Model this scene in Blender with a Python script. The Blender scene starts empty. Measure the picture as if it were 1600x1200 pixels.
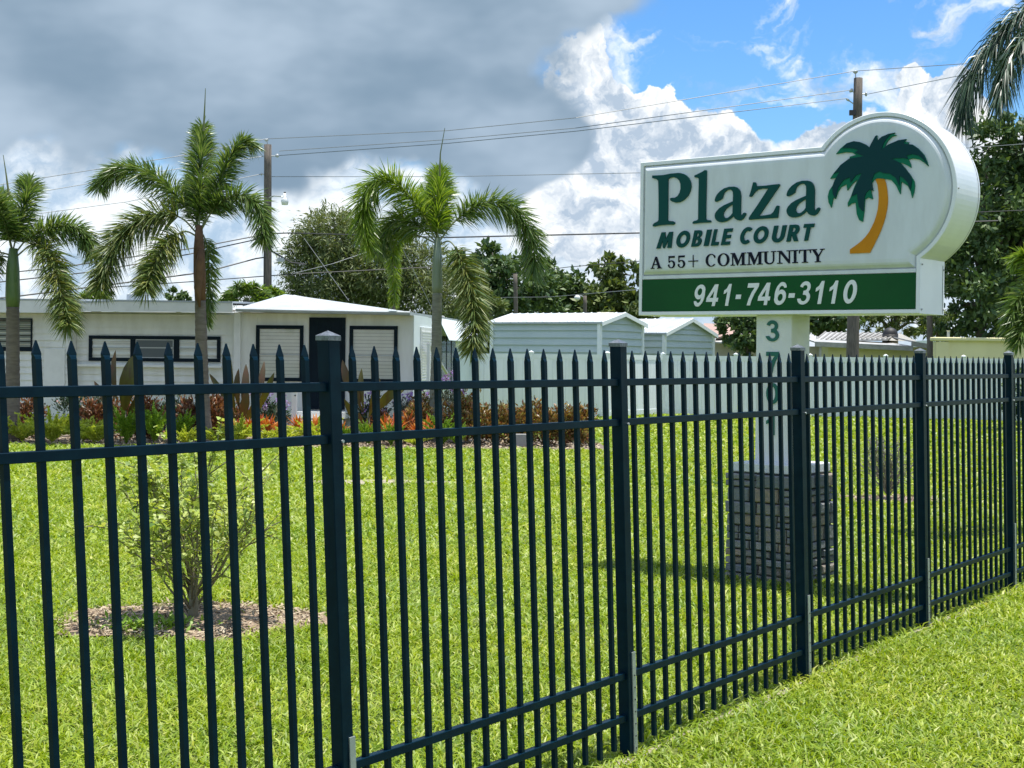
import bpy, bmesh, math, random
import numpy as np
from mathutils import Vector, Matrix
from mathutils.geometry import tessellate_polygon

random.seed(7)
rng = np.random.default_rng(11)
sc = bpy.context.scene
COL = sc.collection
R = math.radians

# ------------------------------------------------------------------ camera
F = 2218.0            # focal length measured on a 1600 px wide picture
HC = 1.75             # eye height
HZ = 557.0            # horizon row in the middle of the picture
ROLL = R(0.57)
cd = bpy.data.cameras.new('camera')
cam = bpy.data.objects.new('camera', cd)
COL.objects.link(cam)
cd.sensor_width = 36.0
cd.lens = 36.0 * F / 1600.0
cd.shift_y = -(600.0 - HZ) / 1600.0
cd.clip_start = 0.1
cd.clip_end = 3000.0
cr, sr = math.cos(ROLL), math.sin(ROLL)
cam.matrix_world = Matrix(((cr, -sr, 0, 0), (0, 0, -1, 0), (sr, cr, 0, HC), (0, 0, 0, 1)))
sc.camera = cam
CAM = np.array([0.0, 0.0, HC])


def ray(px, py):
    xc, yc = (px - 800.0) / F, (HZ - py) / F
    return np.array([xc * cr - yc * sr, 1.0, xc * sr + yc * cr])


def at(px, py, Y):
    return CAM + ray(px, py) * Y


# ------------------------------------------------------------------ light and exposure
SUN = Vector((0.15, 0.04, 1.0)).normalized()
sd = bpy.data.lights.new('sun', 'SUN')
sd.energy = 4.8
sd.angle = R(0.55)
sd.color = (1.0, 0.96, 0.88)
so = bpy.data.objects.new('sun', sd)
COL.objects.link(so)
so.rotation_euler = SUN.to_track_quat('Z', 'Y').to_euler()
so.location = (0, 0, 40)
vs = sc.view_settings
vs.view_transform = 'Standard'
vs.look = 'None'
vs.gamma = 1.0
vs.use_curve_mapping = False
vs.exposure = 0.54

world = bpy.data.worlds.new('World')
sc.world = world
world.use_nodes = True
WT = world.node_tree
WT.nodes.clear()


class G:
    """small expression helper on a node tree"""
    def __init__(s, t):
        s.t = t

    def put(s, node, i, v):
        if isinstance(v, bpy.types.NodeSocket):
            s.t.links.new(v, node.inputs[i])
        elif v is not None:
            node.inputs[i].default_value = v

    def m(s, op, a, b=None, c=None, clamp=False):
        n = s.t.nodes.new('ShaderNodeMath')
        n.operation = op
        n.use_clamp = clamp
        s.put(n, 0, a)
        s.put(n, 1, b)
        s.put(n, 2, c)
        return n.outputs[0]

    def vm(s, op, a, b=None):
        n = s.t.nodes.new('ShaderNodeVectorMath')
        n.operation = op
        s.put(n, 0, a)
        s.put(n, 1, b)
        return n.outputs['Value'] if op in ('LENGTH', 'DOT_PRODUCT', 'DISTANCE') else n.outputs[0]

    def scale(s, a, k):
        n = s.t.nodes.new('ShaderNodeVectorMath')
        n.operation = 'SCALE'
        s.put(n, 0, a)
        n.inputs['Scale'].default_value = k
        return n.outputs[0]

    def noise(s, v, sc_, det=5, rough=0.5, col=False, lac=2.0):
        n = s.t.nodes.new('ShaderNodeTexNoise')
        s.t.links.new(v, n.inputs['Vector'])
        n.inputs['Scale'].default_value = sc_
        n.inputs['Detail'].default_value = det
        n.inputs['Roughness'].default_value = rough
        n.inputs['Lacunarity'].default_value = lac
        return n.outputs['Color'] if col else n.outputs[0]

    def ss(s, v, a, b):
        n = s.t.nodes.new('ShaderNodeMapRange')
        n.interpolation_type = 'SMOOTHSTEP'
        s.put(n, 0, v)
        n.inputs[1].default_value = a
        n.inputs[2].default_value = b
        n.inputs[3].default_value = 0.0
        n.inputs[4].default_value = 1.0
        return n.outputs[0]

    def mix(s, f, a, b, mode='MIX'):
        n = s.t.nodes.new('ShaderNodeMix')
        n.data_type = 'RGBA'
        n.blend_type = mode
        s.put(n, 0, f)
        s.put(n, 6, a)
        s.put(n, 7, b)
        return n.outputs[2]


def rgb(r, g, b):
    return (r, g, b, 1.0)


def build_sky():
    g = G(WT)
    nd = WT.nodes
    tc = nd.new('ShaderNodeTexCoord')
    d = g.vm('NORMALIZE', tc.outputs['Generated'])
    sep = nd.new('ShaderNodeSeparateXYZ')
    WT.links.new(d, sep.inputs[0])
    x, y, z = sep.outputs
    az = g.m('ARCTAN2', x, y)
    el = g.m('ARCSINE', z)
    # blue air
    sky = nd.new('ShaderNodeTexSky')
    sky.sky_type = 'NISHITA'
    sky.sun_disc = False
    sky.sun_elevation = math.asin(SUN.z)
    sky.sun_rotation = math.atan2(SUN.x, SUN.y)
    sky.air_density = 1.0
    sky.dust_density = 0.6
    sky.ozone_density = 2.0
    hs = nd.new('ShaderNodeHueSaturation')
    hs.inputs['Saturation'].default_value = 1.25
    WT.links.new(sky.outputs[0], hs.inputs['Color'])
    blue = g.mix(1.0, hs.outputs[0], rgb(0.84, 1.08, 1.28), 'MULTIPLY')
    # flat coordinates of the dome, warped so that cloud edges billow
    cmb = nd.new('ShaderNodeCombineXYZ')
    WT.links.new(az, cmb.inputs[0])
    WT.links.new(el, cmb.inputs[1])
    flat = cmb.outputs[0]
    w1 = g.scale(g.vm('SUBTRACT', g.noise(flat, 16, 1, 0.5, True), (0.5, 0.5, 0.5)), 0.075)
    w2 = g.scale(g.vm('SUBTRACT', g.noise(flat, 50, 4, 0.60, True), (0.5, 0.5, 0.5)), 0.030)
    warp = g.vm('ADD', g.vm('ADD', flat, w1), w2)
    warps = g.vm('ADD', flat, g.scale(g.vm('SUBTRACT', g.noise(flat, 9, 2, 0.55, True), (0.5, 0.5, 0.5)), 0.10))

    def ae(px, py):
        r = ray(px, py)
        r = r / np.linalg.norm(r)
        return math.atan2(r[0], r[1]), math.asin(r[2])

    def blobs(lst, coord):
        """sum of soft round lumps of the given radii (flattened a little)"""
        tot = None
        c = g.vm('MULTIPLY', coord, (1.0, 1.25, 0.0))
        for px, py, r in lst:
            a, e = ae(px, py)
            d_ = g.vm('DISTANCE', c, (a, e * 1.25, 0.0))
            t = g.m('MULTIPLY_ADD', d_, -F / (2.1 * r), 1.0, clamp=True)
            tot = g.m('MULTIPLY', t, t) if tot is None else g.m('MULTIPLY_ADD', t, t, tot)
        return tot

    # rising white towers
    cum = blobs([(985, 130, 46), (1020, 160, 46), (940, 170, 56), (895, 110, 50), (900, 225, 60), (930, 75, 26), (1060, 215, 56), (1000, 245, 80),
                 (1125, 232, 40), (1080, 300, 95), (900, 290, 90), (960, 370, 110), (1200, 340, 100),
                 (1405, 165, 44), (1425, 130, 20), (1478, 160, 38), (1340, 215, 50), (1480, 235, 80), (1560, 220, 42), (1600, 290, 80), (1285, 255, 34), (1660, 240, 70)], warp)
    cm = g.ss(cum, 0.36, 0.48)
    # wide grey deck, upper left, carried on to the left and overhead-left
    deck = blobs([(780, -40, 220), (480, 60, 230), (200, 50, 190), (-80, 30, 200), (720, 170, 130), (500, 215, 120), (300, 190, 90), (870, 215, 70), (820, 260, 80),
                  (760, 300, 60), (-350, 20, 330), (250, -350, 480), (-900, 0, 480), (940, -60, 90)], warps)
    dn = g.noise(flat, 11, 4, 0.55)
    dm = g.ss(g.m('ADD', deck, g.m('MULTIPLY', g.m('SUBTRACT', dn, 0.5), 1.3)), 0.34, 0.70)
    # far bank of pale broken cloud low down
    low = g.ss(el, R(9.5), R(4.5))
    ln = g.noise(g.vm('MULTIPLY', warp, (1.0, 1.9, 1.0)), 13, 4, 0.55)
    lm = g.m('MULTIPLY', g.ss(g.m('ADD', ln, g.m('MULTIPLY', low, 0.36)), 0.50, 0.68), 1.0)
    # broken fair weather cloud in the rest of the dome
    gn = g.noise(d, 3.2, 5, 0.55)
    away = g.ss(g.m('ABSOLUTE', az), 0.40, 0.75)
    high = g.ss(el, 0.30, 0.55)
    gm = g.m('MULTIPLY', g.ss(gn, 0.46, 0.60), g.m('MAXIMUM', away, high))

    # shading of the clouds: slope of the billows towards the light
    b1 = g.noise(warp, 26, 4, 0.6)
    b2 = g.noise(g.vm('ADD', warp, (0.006, 0.014, 0.0)), 26, 4, 0.6)
    slope = g.m('MULTIPLY_ADD', g.m('SUBTRACT', b1, b2), 3.6, 0.56, clamp=True)
    thick = g.ss(cum, 0.45, 1.5)
    lit = g.m('SUBTRACT', slope, g.m('MULTIPLY', thick, 0.26), clamp=True)
    ccol = g.mix(lit, rgb(0.34, 0.42, 0.52), rgb(0.84, 0.85, 0.85))
    lowc = g.mix(g.ss(g.noise(warp, 19, 5, 0.6), 0.35, 0.65), rgb(0.32, 0.43, 0.56), rgb(0.80, 0.83, 0.85))
    dk = g.noise(g.vm('MULTIPLY', flat, (1.0, 1.9, 1.0)), 6, 4, 0.52)
    dcol = g.mix(g.ss(dk, 0.34, 0.72), rgb(0.172, 0.248, 0.332), rgb(0.33, 0.415, 0.51))
    gcol = g.mix(slope, rgb(0.45, 0.52, 0.60), rgb(0.90, 0.91, 0.90))

    k = 10.0
    col = g.mix(gm, blue, g.mix(1.0, gcol, rgb(k, k, k), 'MULTIPLY'))
    col = g.mix(g.m('MULTIPLY', lm, 0.95), col, g.mix(1.0, lowc, rgb(k, k, k), 'MULTIPLY'))
    col = g.mix(cm, col, g.mix(1.0, ccol, rgb(k, k, k), 'MULTIPLY'))
    col = g.mix(dm, col, g.mix(1.0, dcol, rgb(k, k, k), 'MULTIPLY'))
    bg = nd.new('ShaderNodeBackground')
    bg.inputs['Strength'].default_value = 0.1
    WT.links.new(col, bg.inputs['Color'])
    out = nd.new('ShaderNodeOutputWorld')
    WT.links.new(bg.outputs[0], out.inputs['Surface'])


build_sky()
world.cycles.sampling_method = 'MANUAL'
world.cycles.sample_map_resolution = 256


# ------------------------------------------------------------------ materials
def mat(name, col, rough=0.6, col2=None, nscale=8.0, amt=0.5, bump=0.0, bscale=60.0, metal=0.0, spec=0.5, coat=0.0,
        rand=None, island=None, trans=0.0, stretch=None):
    """principled material; col2 mixes in by object-space noise, rand/island add a colour ramp by object / by loose piece"""
    m = bpy.data.materials.new(name)
    m.use_nodes = True
    t = m.node_tree
    g = G(t)
    b = t.nodes['Principled BSDF']
    tc = t.nodes.new('ShaderNodeTexCoord')
    v = tc.outputs['Object']
    if stretch:
        v = g.vm('MULTIPLY', v, stretch)
    c = None
    ramp = rand or island
    if ramp:
        if rand:
            n = t.nodes.new('ShaderNodeObjectInfo')
            s = n.outputs['Random']
        else:
            n = t.nodes.new('ShaderNodeNewGeometry')
            s = n.outputs['Random Per Island']
        r = t.nodes.new('ShaderNodeValToRGB')
        r.color_ramp.interpolation = 'LINEAR'
        els = r.color_ramp.elements
        while len(els) < len(ramp):
            els.new(0.5)
        for i, cc in enumerate(ramp):
            els[i].position = i / max(1, len(ramp) - 1)
            els[i].color = rgb(*cc)
        t.links.new(s, r.inputs[0])
        c = r.outputs[0]
    if col2 is not None:
        f = g.m('MULTIPLY', g.ss(g.noise(v, nscale, 6, 0.6), 0.35, 0.68), amt)
        c = g.mix(f, c if c is not None else rgb(*col), rgb(*col2))
    if c is not None:
        t.links.new(c, b.inputs['Base Color'])
    else:
        b.inputs['Base Color'].default_value = rgb(*col)
    b.inputs['Roughness'].default_value = rough
    b.inputs['Metallic'].default_value = metal
    b.inputs['Specular IOR Level'].default_value = spec
    b.inputs['Coat Weight'].default_value = coat
    if bump:
        bn = t.nodes.new('ShaderNodeBump')
        bn.inputs['Strength'].default_value = bump
        bn.inputs['Distance'].default_value = 0.02
        t.links.new(g.noise(v, bscale, 5, 0.6), bn.inputs['Height'])
        t.links.new(bn.outputs[0], b.inputs['Normal'])
    if trans:
        tr = t.nodes.new('ShaderNodeBsdfTranslucent')
        if c is not None:
            t.links.new(g.mix(1.0, c, rgb(1.25, 1.15, 0.55), 'MULTIPLY'), tr.inputs['Color'])
        else:
            tr.inputs['Color'].default_value = rgb(*[min(1, q * k) for q, k in zip(col, (1.25, 1.15, 0.55))])
        ms = t.nodes.new('ShaderNodeMixShader')
        ms.inputs[0].default_value = trans
        t.links.new(b.outputs[0], ms.inputs[1])
        t.links.new(tr.outputs[0], ms.inputs[2])
        t.links.new(ms.outputs[0], t.nodes['Material Output'].inputs['Surface'])
    return m


def glass_mat():
    m = bpy.data.materials.new('window_glass')
    m.use_nodes = True
    t = m.node_tree
    t.nodes.remove(t.nodes['Principled BSDF'])
    gl = t.nodes.new('ShaderNodeBsdfGlossy')
    gl.inputs['Roughness'].default_value = 0.04
    tr = t.nodes.new('ShaderNodeBsdfTransparent')
    tr.inputs['Color'].default_value = rgb(0.95, 0.97, 0.97)
    g = G(t)
    lw_ = t.nodes.new('ShaderNodeLayerWeight')
    lw_.inputs[0].default_value = 0.5
    ms = t.nodes.new('ShaderNodeMixShader')
    t.links.new(g.m('MULTIPLY_ADD', g.m('POWER', lw_.outputs['Facing'], 4.0), 0.6, 0.05), ms.inputs[0])
    t.links.new(tr.outputs[0], ms.inputs[1])
    t.links.new(gl.outputs[0], ms.inputs[2])
    t.links.new(ms.outputs[0], t.nodes['Material Output'].inputs['Surface'])
    return m


M = dict(
    fence=mat('dark_powder_coat', (0.0003, 0.0120, 0.025), 0.36, (0.002, 0.020, 0.036), 14, 0.7, bump=0.05, bscale=400, spec=0.11),
    cap=mat('bare_aluminium_cap', (0.20, 0.225, 0.25), 0.4, (0.09, 0.10, 0.12), 90, 0.85, metal=0.5),
    galv=mat('galvanised_strap', (0.36, 0.40, 0.42), 0.45, (0.5, 0.54, 0.55), 40, 0.6, metal=0.5),
    bolt=mat('bolt_dark', (0.05, 0.05, 0.05), 0.4, metal=0.8),
    sign=mat('white_sign_enamel', (0.68, 0.72, 0.75), 0.32, (0.56, 0.59, 0.60), 2.6, 0.55, bump=0.05, bscale=220, coat=0.12, stretch=(3.0, 3.0, 0.8)),
    signside=mat('white_sign_side', (0.80, 0.82, 0.84), 0.30, (0.70, 0.72, 0.74), 3, 0.5, coat=0.2),
    seam=mat('sign_seam', (0.32, 0.33, 0.35), 0.6),
    stucco=mat('white_stucco', (0.76, 0.77, 0.75), 0.8, (0.64, 0.66, 0.63), 3, 0.6, bump=0.35, bscale=120),
    teal=mat('teal_letter', (0.0, 0.062, 0.055), 0.35, spec=0.15),
    logodark=mat('logo_dark_green', (0.0, 0.040, 0.045), 0.35, spec=0.15),
    logogreen=mat('logo_green', (0.0, 0.150, 0.078), 0.35, spec=0.15),
    orange=mat('logo_orange', (0.60, 0.24, 0.008), 0.4, (0.52, 0.19, 0.005), 5, 0.6, spec=0.15),
    ink=mat('dark_blue_letter', (0.004, 0.007, 0.018), 0.5, spec=0.15),
    band=mat('green_acrylic', (0.0, 0.082, 0.016), 0.10, (0.0, 0.060, 0.014), 2, 0.7, spec=0.12),
    white=mat('white_vinyl_letter', (0.78, 0.80, 0.79), 0.4),
    concrete=mat('pale_cast_cap', (0.62, 0.64, 0.66), 0.75, (0.5, 0.52, 0.54), 12, 0.6, bump=0.2, bscale=90),
    mortar=mat('dark_joint', (0.025, 0.025, 0.024), 0.95),
    stone=mat('ledge_stone', (0.2, 0.2, 0.2), 0.85, (0.13, 0.135, 0.14), 22, 0.5, bump=0.7, bscale=45,
              rand=[(0.15, 0.17, 0.19), (0.23, 0.235, 0.225), (0.11, 0.125, 0.145), (0.28, 0.27, 0.25), (0.17, 0.185, 0.20), (0.28, 0.22, 0.155), (0.19, 0.21, 0.22), (0.13, 0.15, 0.17), (0.25, 0.245, 0.235)]),
    siding=mat('cream_siding', (0.78, 0.79, 0.76), 0.6, (0.60, 0.60, 0.55), 1.3, 0.55, bump=0.05, bscale=30, stretch=(2.5, 2.5, 0.6)),
    sidewhite=mat('white_end_wall', (0.78, 0.84, 0.86), 0.6, (0.70, 0.76, 0.78), 2, 0.5),
    roofw=mat('white_roof_coating', (0.43, 0.47, 0.50), 0.6, (0.31, 0.35, 0.38), 1.6, 0.7, bump=0.2, bscale=12),
    trimw=mat('white_trim', (0.76, 0.77, 0.75), 0.5, (0.64, 0.65, 0.63), 4, 0.5),
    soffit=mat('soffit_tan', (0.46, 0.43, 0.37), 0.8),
    navy=mat('near_black_trim', (0.001, 0.008, 0.016), 0.5, (0.003, 0.013, 0.022), 8, 0.6, spec=0.15),
    blind=mat('cream_blind', (0.66, 0.64, 0.56), 0.7, (0.56, 0.53, 0.46), 3, 0.6),
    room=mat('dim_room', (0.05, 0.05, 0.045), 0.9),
    glass=glass_mat(),
    alu=mat('grey_aluminium', (0.42, 0.44, 0.45), 0.45, metal=0.4),
    shed=mat('sage_metal_siding', (0.50, 0.575, 0.575), 0.5, (0.42, 0.50, 0.50), 1.4, 0.5),
    vinyl=mat('white_vinyl', (0.86, 0.89, 0.93), 0.45, (0.74, 0.78, 0.81), 1.6, 0.6, stretch=(3.0, 3.0, 0.5)),
    vinylpost=mat('white_vinyl_post', (0.80, 0.84, 0.84), 0.4),
    ybuild=mat('yellow_stucco', (0.72, 0.67, 0.38), 0.85, (0.64, 0.59, 0.33), 1.5, 0.6, bump=0.2, bscale=40),
    pinkb=mat('beige_stucco', (0.50, 0.45, 0.39), 0.85, (0.43, 0.38, 0.32), 1.5, 0.6),
    pinkroof=mat('pink_shingle', (0.40, 0.27, 0.23), 0.9, (0.30, 0.21, 0.18), 5, 0.7),
    metalroof=mat('weathered_metal_roof', (0.52, 0.52, 0.50), 0.5, (0.32, 0.31, 0.29), 2.5, 0.7, metal=0.3),
    seamroof=mat('roof_rib', (0.30, 0.29, 0.27), 0.6),
    greyb=mat('old_grey_board', (0.42, 0.41, 0.38), 0.85, (0.28, 0.27, 0.25), 5, 0.7),
    brownroof=mat('brown_roof', (0.14, 0.11, 0.10), 0.9, (0.2, 0.16, 0.14), 4, 0.6),
    wood=mat('weathered_pole', (0.16, 0.135, 0.115), 0.9, (0.07, 0.06, 0.052), 6, 0.8, bump=0.5, bscale=20, stretch=(6, 6, 0.5)),
    wire=mat('wire_black', (0.02, 0.022, 0.025), 0.6),
    wiregrey=mat('wire_grey', (0.16, 0.18, 0.20), 0.5),
    insul=mat('grey_insulator', (0.45, 0.47, 0.48), 0.3),
    lampw=mat('white_lamp_shade', (0.75, 0.76, 0.76), 0.3),
    trunkp=mat('palm_trunk', (0.20, 0.165, 0.135), 0.9, (0.11, 0.09, 0.075), 5, 0.7, bump=0.5, bscale=18, stretch=(1, 1, 5)),
    trunkg=mat('palm_trunk_grey_green', (0.24, 0.25, 0.20), 0.85, (0.14, 0.14, 0.11), 5, 0.7, bump=0.4, bscale=18, stretch=(1, 1, 5)),
    shaft=mat('crownshaft_green', (0.10, 0.17, 0.05), 0.5, (0.16, 0.21, 0.09), 5, 0.6, stretch=(3, 3, 0.6)),
    shaftgrey=mat('crownshaft_grey_green', (0.22, 0.27, 0.19), 0.5, (0.16, 0.21, 0.12), 5, 0.6, stretch=(3, 3, 0.6)),
    sheath=mat('dead_sheath', (0.17, 0.09, 0.05), 0.9, (0.09, 0.05, 0.03), 6, 0.7),
    rachis=mat('frond_stalk', (0.15, 0.17, 0.06), 0.6),
    leafA=mat('palm_leaflet', (0, 0, 0), 0.30, island=[(0.055, 0.115, 0.034), (0.105, 0.190, 0.045), (0.170, 0.260, 0.060), (0.240, 0.300, 0.150)], trans=0.36),
    leafB=mat('palm_leaflet_bright', (0, 0, 0), 0.30, island=[(0.090, 0.180, 0.020), (0.165, 0.280, 0.028), (0.260, 0.380, 0.045), (0.200, 0.270, 0.110)], trans=0.42),
    leafY=mat('palm_leaflet_ageing', (0, 0, 0), 0.5, island=[(0.065, 0.130, 0.030), (0.125, 0.185, 0.036), (0.210, 0.220, 0.045), (0.085, 0.155, 0.040), (0.220, 0.260, 0.110)], trans=0.25),
    leafD=mat('palm_leaflet_dark', (0, 0, 0), 0.38, island=[(0.012, 0.040, 0.022), (0.030, 0.070, 0.036), (0.050, 0.100, 0.050)], trans=0.15),
    bark=mat('tree_bark', (0.13, 0.11, 0.09), 0.95, (0.06, 0.05, 0.042), 4, 0.8, bump=0.6, bscale=10),
    treeO=mat('olive_foliage', (0, 0, 0), 0.6, island=[(0.070, 0.110, 0.032), (0.120, 0.165, 0.048), (0.190, 0.215, 0.080), (0.090, 0.135, 0.040)], trans=0.28),
    treeD=mat('dark_foliage', (0, 0, 0), 0.55, island=[(0.032, 0.076, 0.028), (0.068, 0.130, 0.038), (0.125, 0.190, 0.050), (0.047, 0.100, 0.034)], trans=0.2),
    treeM=mat('mid_green_foliage', (0, 0, 0), 0.55, island=[(0.055, 0.100, 0.026), (0.105, 0.160, 0.036), (0.165, 0.205, 0.055), (0.075, 0.120, 0.032)], trans=0.25),
    croton=mat('croton_leaf', (0, 0, 0), 0.38, island=[(0.10, 0.045, 0.018), (0.30, 0.11, 0.035), (0.06, 0.09, 0.018), (0.44, 0.24, 0.06), (0.13, 0.17, 0.03), (0.40, 0.16, 0.08), (0.05, 0.035, 0.018), (0.42, 0.32, 0.09), (0.09, 0.12, 0.03)], trans=0.2),
    crotonR=mat('croton_leaf_dark_red', (0, 0, 0), 0.38, island=[(0.10, 0.032, 0.020), (0.24, 0.075, 0.030), (0.05, 0.055, 0.018), (0.34, 0.14, 0.05), (0.07, 0.028, 0.020), (0.40, 0.22, 0.10)], trans=0.18),
    brom=mat('bromeliad_leaf', (0, 0, 0), 0.35, island=[(0.45, 0.12, 0.03), (0.55, 0.22, 0.04), (0.40, 0.06, 0.03), (0.60, 0.32, 0.07)], trans=0.25),
    fern=mat('foxtail_fern_leaf', (0, 0, 0), 0.5, island=[(0.36, 0.47, 0.04), (0.48, 0.57, 0.07), (0.60, 0.64, 0.14), (0.40, 0.50, 0.05)], trans=0.45),
    fernD=mat('foxtail_fern_leaf_green', (0, 0, 0), 0.5, island=[(0.13, 0.26, 0.02), (0.20, 0.34, 0.03), (0.28, 0.42, 0.05)], trans=0.3),
    ti=mat('ti_leaf', (0.085, 0.090, 0.015), 0.35, (0.07, 0.045, 0.016), 5, 0.9, stretch=(2.5, 2.5, 0.6), trans=0.3),
    tibrown=mat('ti_leaf_bronze', (0.095, 0.048, 0.024), 0.4, (0.065, 0.060, 0.02), 5, 0.8, stretch=(2.5, 2.5, 0.6), trans=0.25),
    shrub=mat('dark_shrub_leaf', (0, 0, 0), 0.5, island=[(0.015, 0.04, 0.022), (0.03, 0.07, 0.03), (0.05, 0.09, 0.045)], trans=0.15),
    greyleaf=mat('grey_green_leaf', (0, 0, 0), 0.6, island=[(0.10, 0.13, 0.10), (0.16, 0.19, 0.15), (0.07, 0.10, 0.07)], trans=0.15),
    purple=mat('purple_petal', (0, 0, 0), 0.6, island=[(0.26, 0.14, 0.48), (0.38, 0.24, 0.62), (0.45, 0.34, 0.62)], trans=0.25),
    pink=mat('pink_petal', (0, 0, 0), 0.6, island=[(0.62, 0.36, 0.36), (0.70, 0.48, 0.46)], trans=0.25),
    hib=mat('hibiscus_leaf', (0, 0, 0), 0.45, island=[(0.26, 0.37, 0.05), (0.40, 0.50, 0.10), (0.54, 0.60, 0.19), (0.12, 0.22, 0.04)], trans=0.4),
    twig=mat('grey_twig', (0.22, 0.20, 0.14), 0.9, (0.13, 0.12, 0.08), 20, 0.7),
    twigpale=mat('pale_bare_twig', (0.24, 0.22, 0.18), 0.9),
    chip=mat('mulch_chip', (0, 0, 0), 0.95, island=[(0.40, 0.32, 0.21), (0.28, 0.21, 0.135), (0.52, 0.44, 0.32), (0.17, 0.125, 0.085)]),
    mulch=mat('mulch_bed', (0.33, 0.24, 0.165), 0.95, (0.19, 0.135, 0.09), 14, 0.8, bump=0.8, bscale=50),
    soil=mat('dark_mulch_bed', (0.15, 0.115, 0.09), 0.95, (0.30, 0.25, 0.20), 7, 0.7, bump=0.8, bscale=40),
    sand=mat('bare_sandy_soil', (0.36, 0.31, 0.24), 0.95, (0.22, 0.22, 0.12), 6, 0.7, bump=0.4, bscale=40),
    black=mat('matt_black', (0.015, 0.016, 0.018), 0.6),
    block=mat('grey_concrete_box', (0.28, 0.28, 0.27), 0.9, (0.2, 0.2, 0.19), 6, 0.6),
)


def grass_mats():
    m = mat('lawn_blade', (0, 0, 0), 0.5, island=[(0.118, 0.220, 0.008), (0.230, 0.355, 0.014), (0.375, 0.490, 0.040), (0.163, 0.278, 0.009),
                                                   (0.490, 0.550, 0.160)], trans=0.38)
    t = m.node_tree
    g = G(t)
    p = t.nodes['Principled BSDF']
    geo = t.nodes.new('ShaderNodeNewGeometry')
    src = p.inputs['Base Color'].links[0].from_socket
    f = g.ss(g.noise(geo.outputs['Position'], 0.55, 5, 0.6), 0.38, 0.66)
    f2 = g.ss(g.noise(geo.outputs['Position'], 0.28, 4, 0.6), 0.50, 0.72)
    c_ = g.mix(f, src, g.mix(1.0, src, rgb(1.34, 1.14, 0.9), 'MULTIPLY'))
    c_ = g.mix(f2, c_, g.mix(1.0, src, rgb(0.66, 0.86, 0.9), 'MULTIPLY'))
    f3 = g.ss(g.noise(geo.outputs['Position'], 1.7, 4, 0.6), 0.62, 0.74)
    c_ = g.mix(g.m('MULTIPLY', f3, 0.55), c_, rgb(0.30, 0.30, 0.09))
    t.links.new(c_, p.inputs['Base Color'])
    gr = mat('lawn_ground', (0.065, 0.120, 0.008), 0.95, (0.13, 0.15, 0.03), 0.9, 0.8, bump=0.6, bscale=30)
    return m, gr


M['blade'], M['lawn'] = grass_mats()


# ------------------------------------------------------------------ mesh helpers
class MB:
    def __init__(s):
        s.v = []
        s.f = []

    def add(s, verts, faces):
        o = len(s.v)
        s.v += [tuple(map(float, p)) for p in verts]
        s.f += [tuple(i + o for i in fc) for fc in faces]
        return s

    def box(s, x0, x1, y0, y1, z0, z1, fr=None):
        p = [(x0, y0, z0), (x1, y0, z0), (x1, y1, z0), (x0, y1, z0), (x0, y0, z1), (x1, y0, z1), (x1, y1, z1), (x0, y1, z1)]
        if fr:
            p = [fr(*q) for q in p]
        return s.add(p, [(0, 3, 2, 1), (4, 5, 6, 7), (0, 1, 5, 4), (1, 2, 6, 5), (2, 3, 7, 6), (3, 0, 4, 7)])

    def tube(s, pts, rad, n=6, cap=True):
        pts = [np.array(p, float) for p in pts]
        rad = [rad] * len(pts) if not hasattr(rad, '__len__') else list(rad)
        o = len(s.v)
        ref = None
        for i, p in enumerate(pts):
            t = pts[min(i + 1, len(pts) - 1)] - pts[max(i - 1, 0)]
            t = t / (np.linalg.norm(t) + 1e-9)
            if ref is None:
                ref = np.cross(t, (0.3, 1, 0.2) if abs(t[1]) < 0.9 else (1, 0, 0))
            a = ref - t * ref.dot(t)
            a /= np.linalg.norm(a) + 1e-9
            ref = a
            b = np.cross(t, a)
            for k in range(n):
                an = 2 * math.pi * k / n
                s.v.append(tuple(p + rad[i] * (math.cos(an) * a + math.sin(an) * b)))
        for i in range(len(pts) - 1):
            for k in range(n):
                k2 = (k + 1) % n
                s.f.append((o + i * n + k, o + i * n + k2, o + (i + 1) * n + k2, o + (i + 1) * n + k))
        if cap:
            s.f.append(tuple(o + k for k in range(n))[::-1])
            s.f.append(tuple(o + (len(pts) - 1) * n + k for k in range(n)))
        return s

    def prism(s, poly, fr, d0, d1, holes=()):
        """flat outline (list of 2-D points, with holes) given thickness d0..d1 in frame fr(x, y, d)"""
        loops = [list(poly)] + [list(h) for h in holes]
        tri = tessellate_polygon([[Vector((p[0], p[1], 0)) for p in lp] for lp in loops])
        flat = [p for lp in loops for p in lp]
        n = len(flat)
        V = [fr(p[0], p[1], d1) for p in flat] + [fr(p[0], p[1], d0) for p in flat]
        Fc = [tuple(t) for t in tri] + [tuple(i + n for i in t)[::-1] for t in tri]
        o = 0
        for lp in loops:
            k = len(lp)
            for i in range(k):
                j = (i + 1) % k
                Fc.append((o + i, o + j, n + o + j, n + o + i))
            o += k
        return s.add(V, Fc)

    def build(s, name, m, parent=None, smooth=False, recalc=True, bevel=0.0):
        me = bpy.data.meshes.new(name)
        me.from_pydata(s.v, [], s.f)
        if recalc or bevel:
            bm = bmesh.new()
            bm.from_mesh(me)
            if bevel:
                bmesh.ops.bevel(bm, geom=[e for e in bm.edges], offset=bevel, segments=1, affect='EDGES', clamp_overlap=True)
            bmesh.ops.recalc_face_normals(bm, faces=bm.faces)
            bm.to_mesh(me)
            bm.free()
        me.materials.append(m)
        if smooth:
            me.polygons.foreach_set('use_smooth', [True] * len(me.polygons))
        me.update()
        return link(name, me, parent)


def link(name, me, parent=None):
    o = bpy.data.objects.new(name, me)
    COL.objects.link(o)
    if parent is not None:
        adopt(o, parent)
    return o


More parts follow.
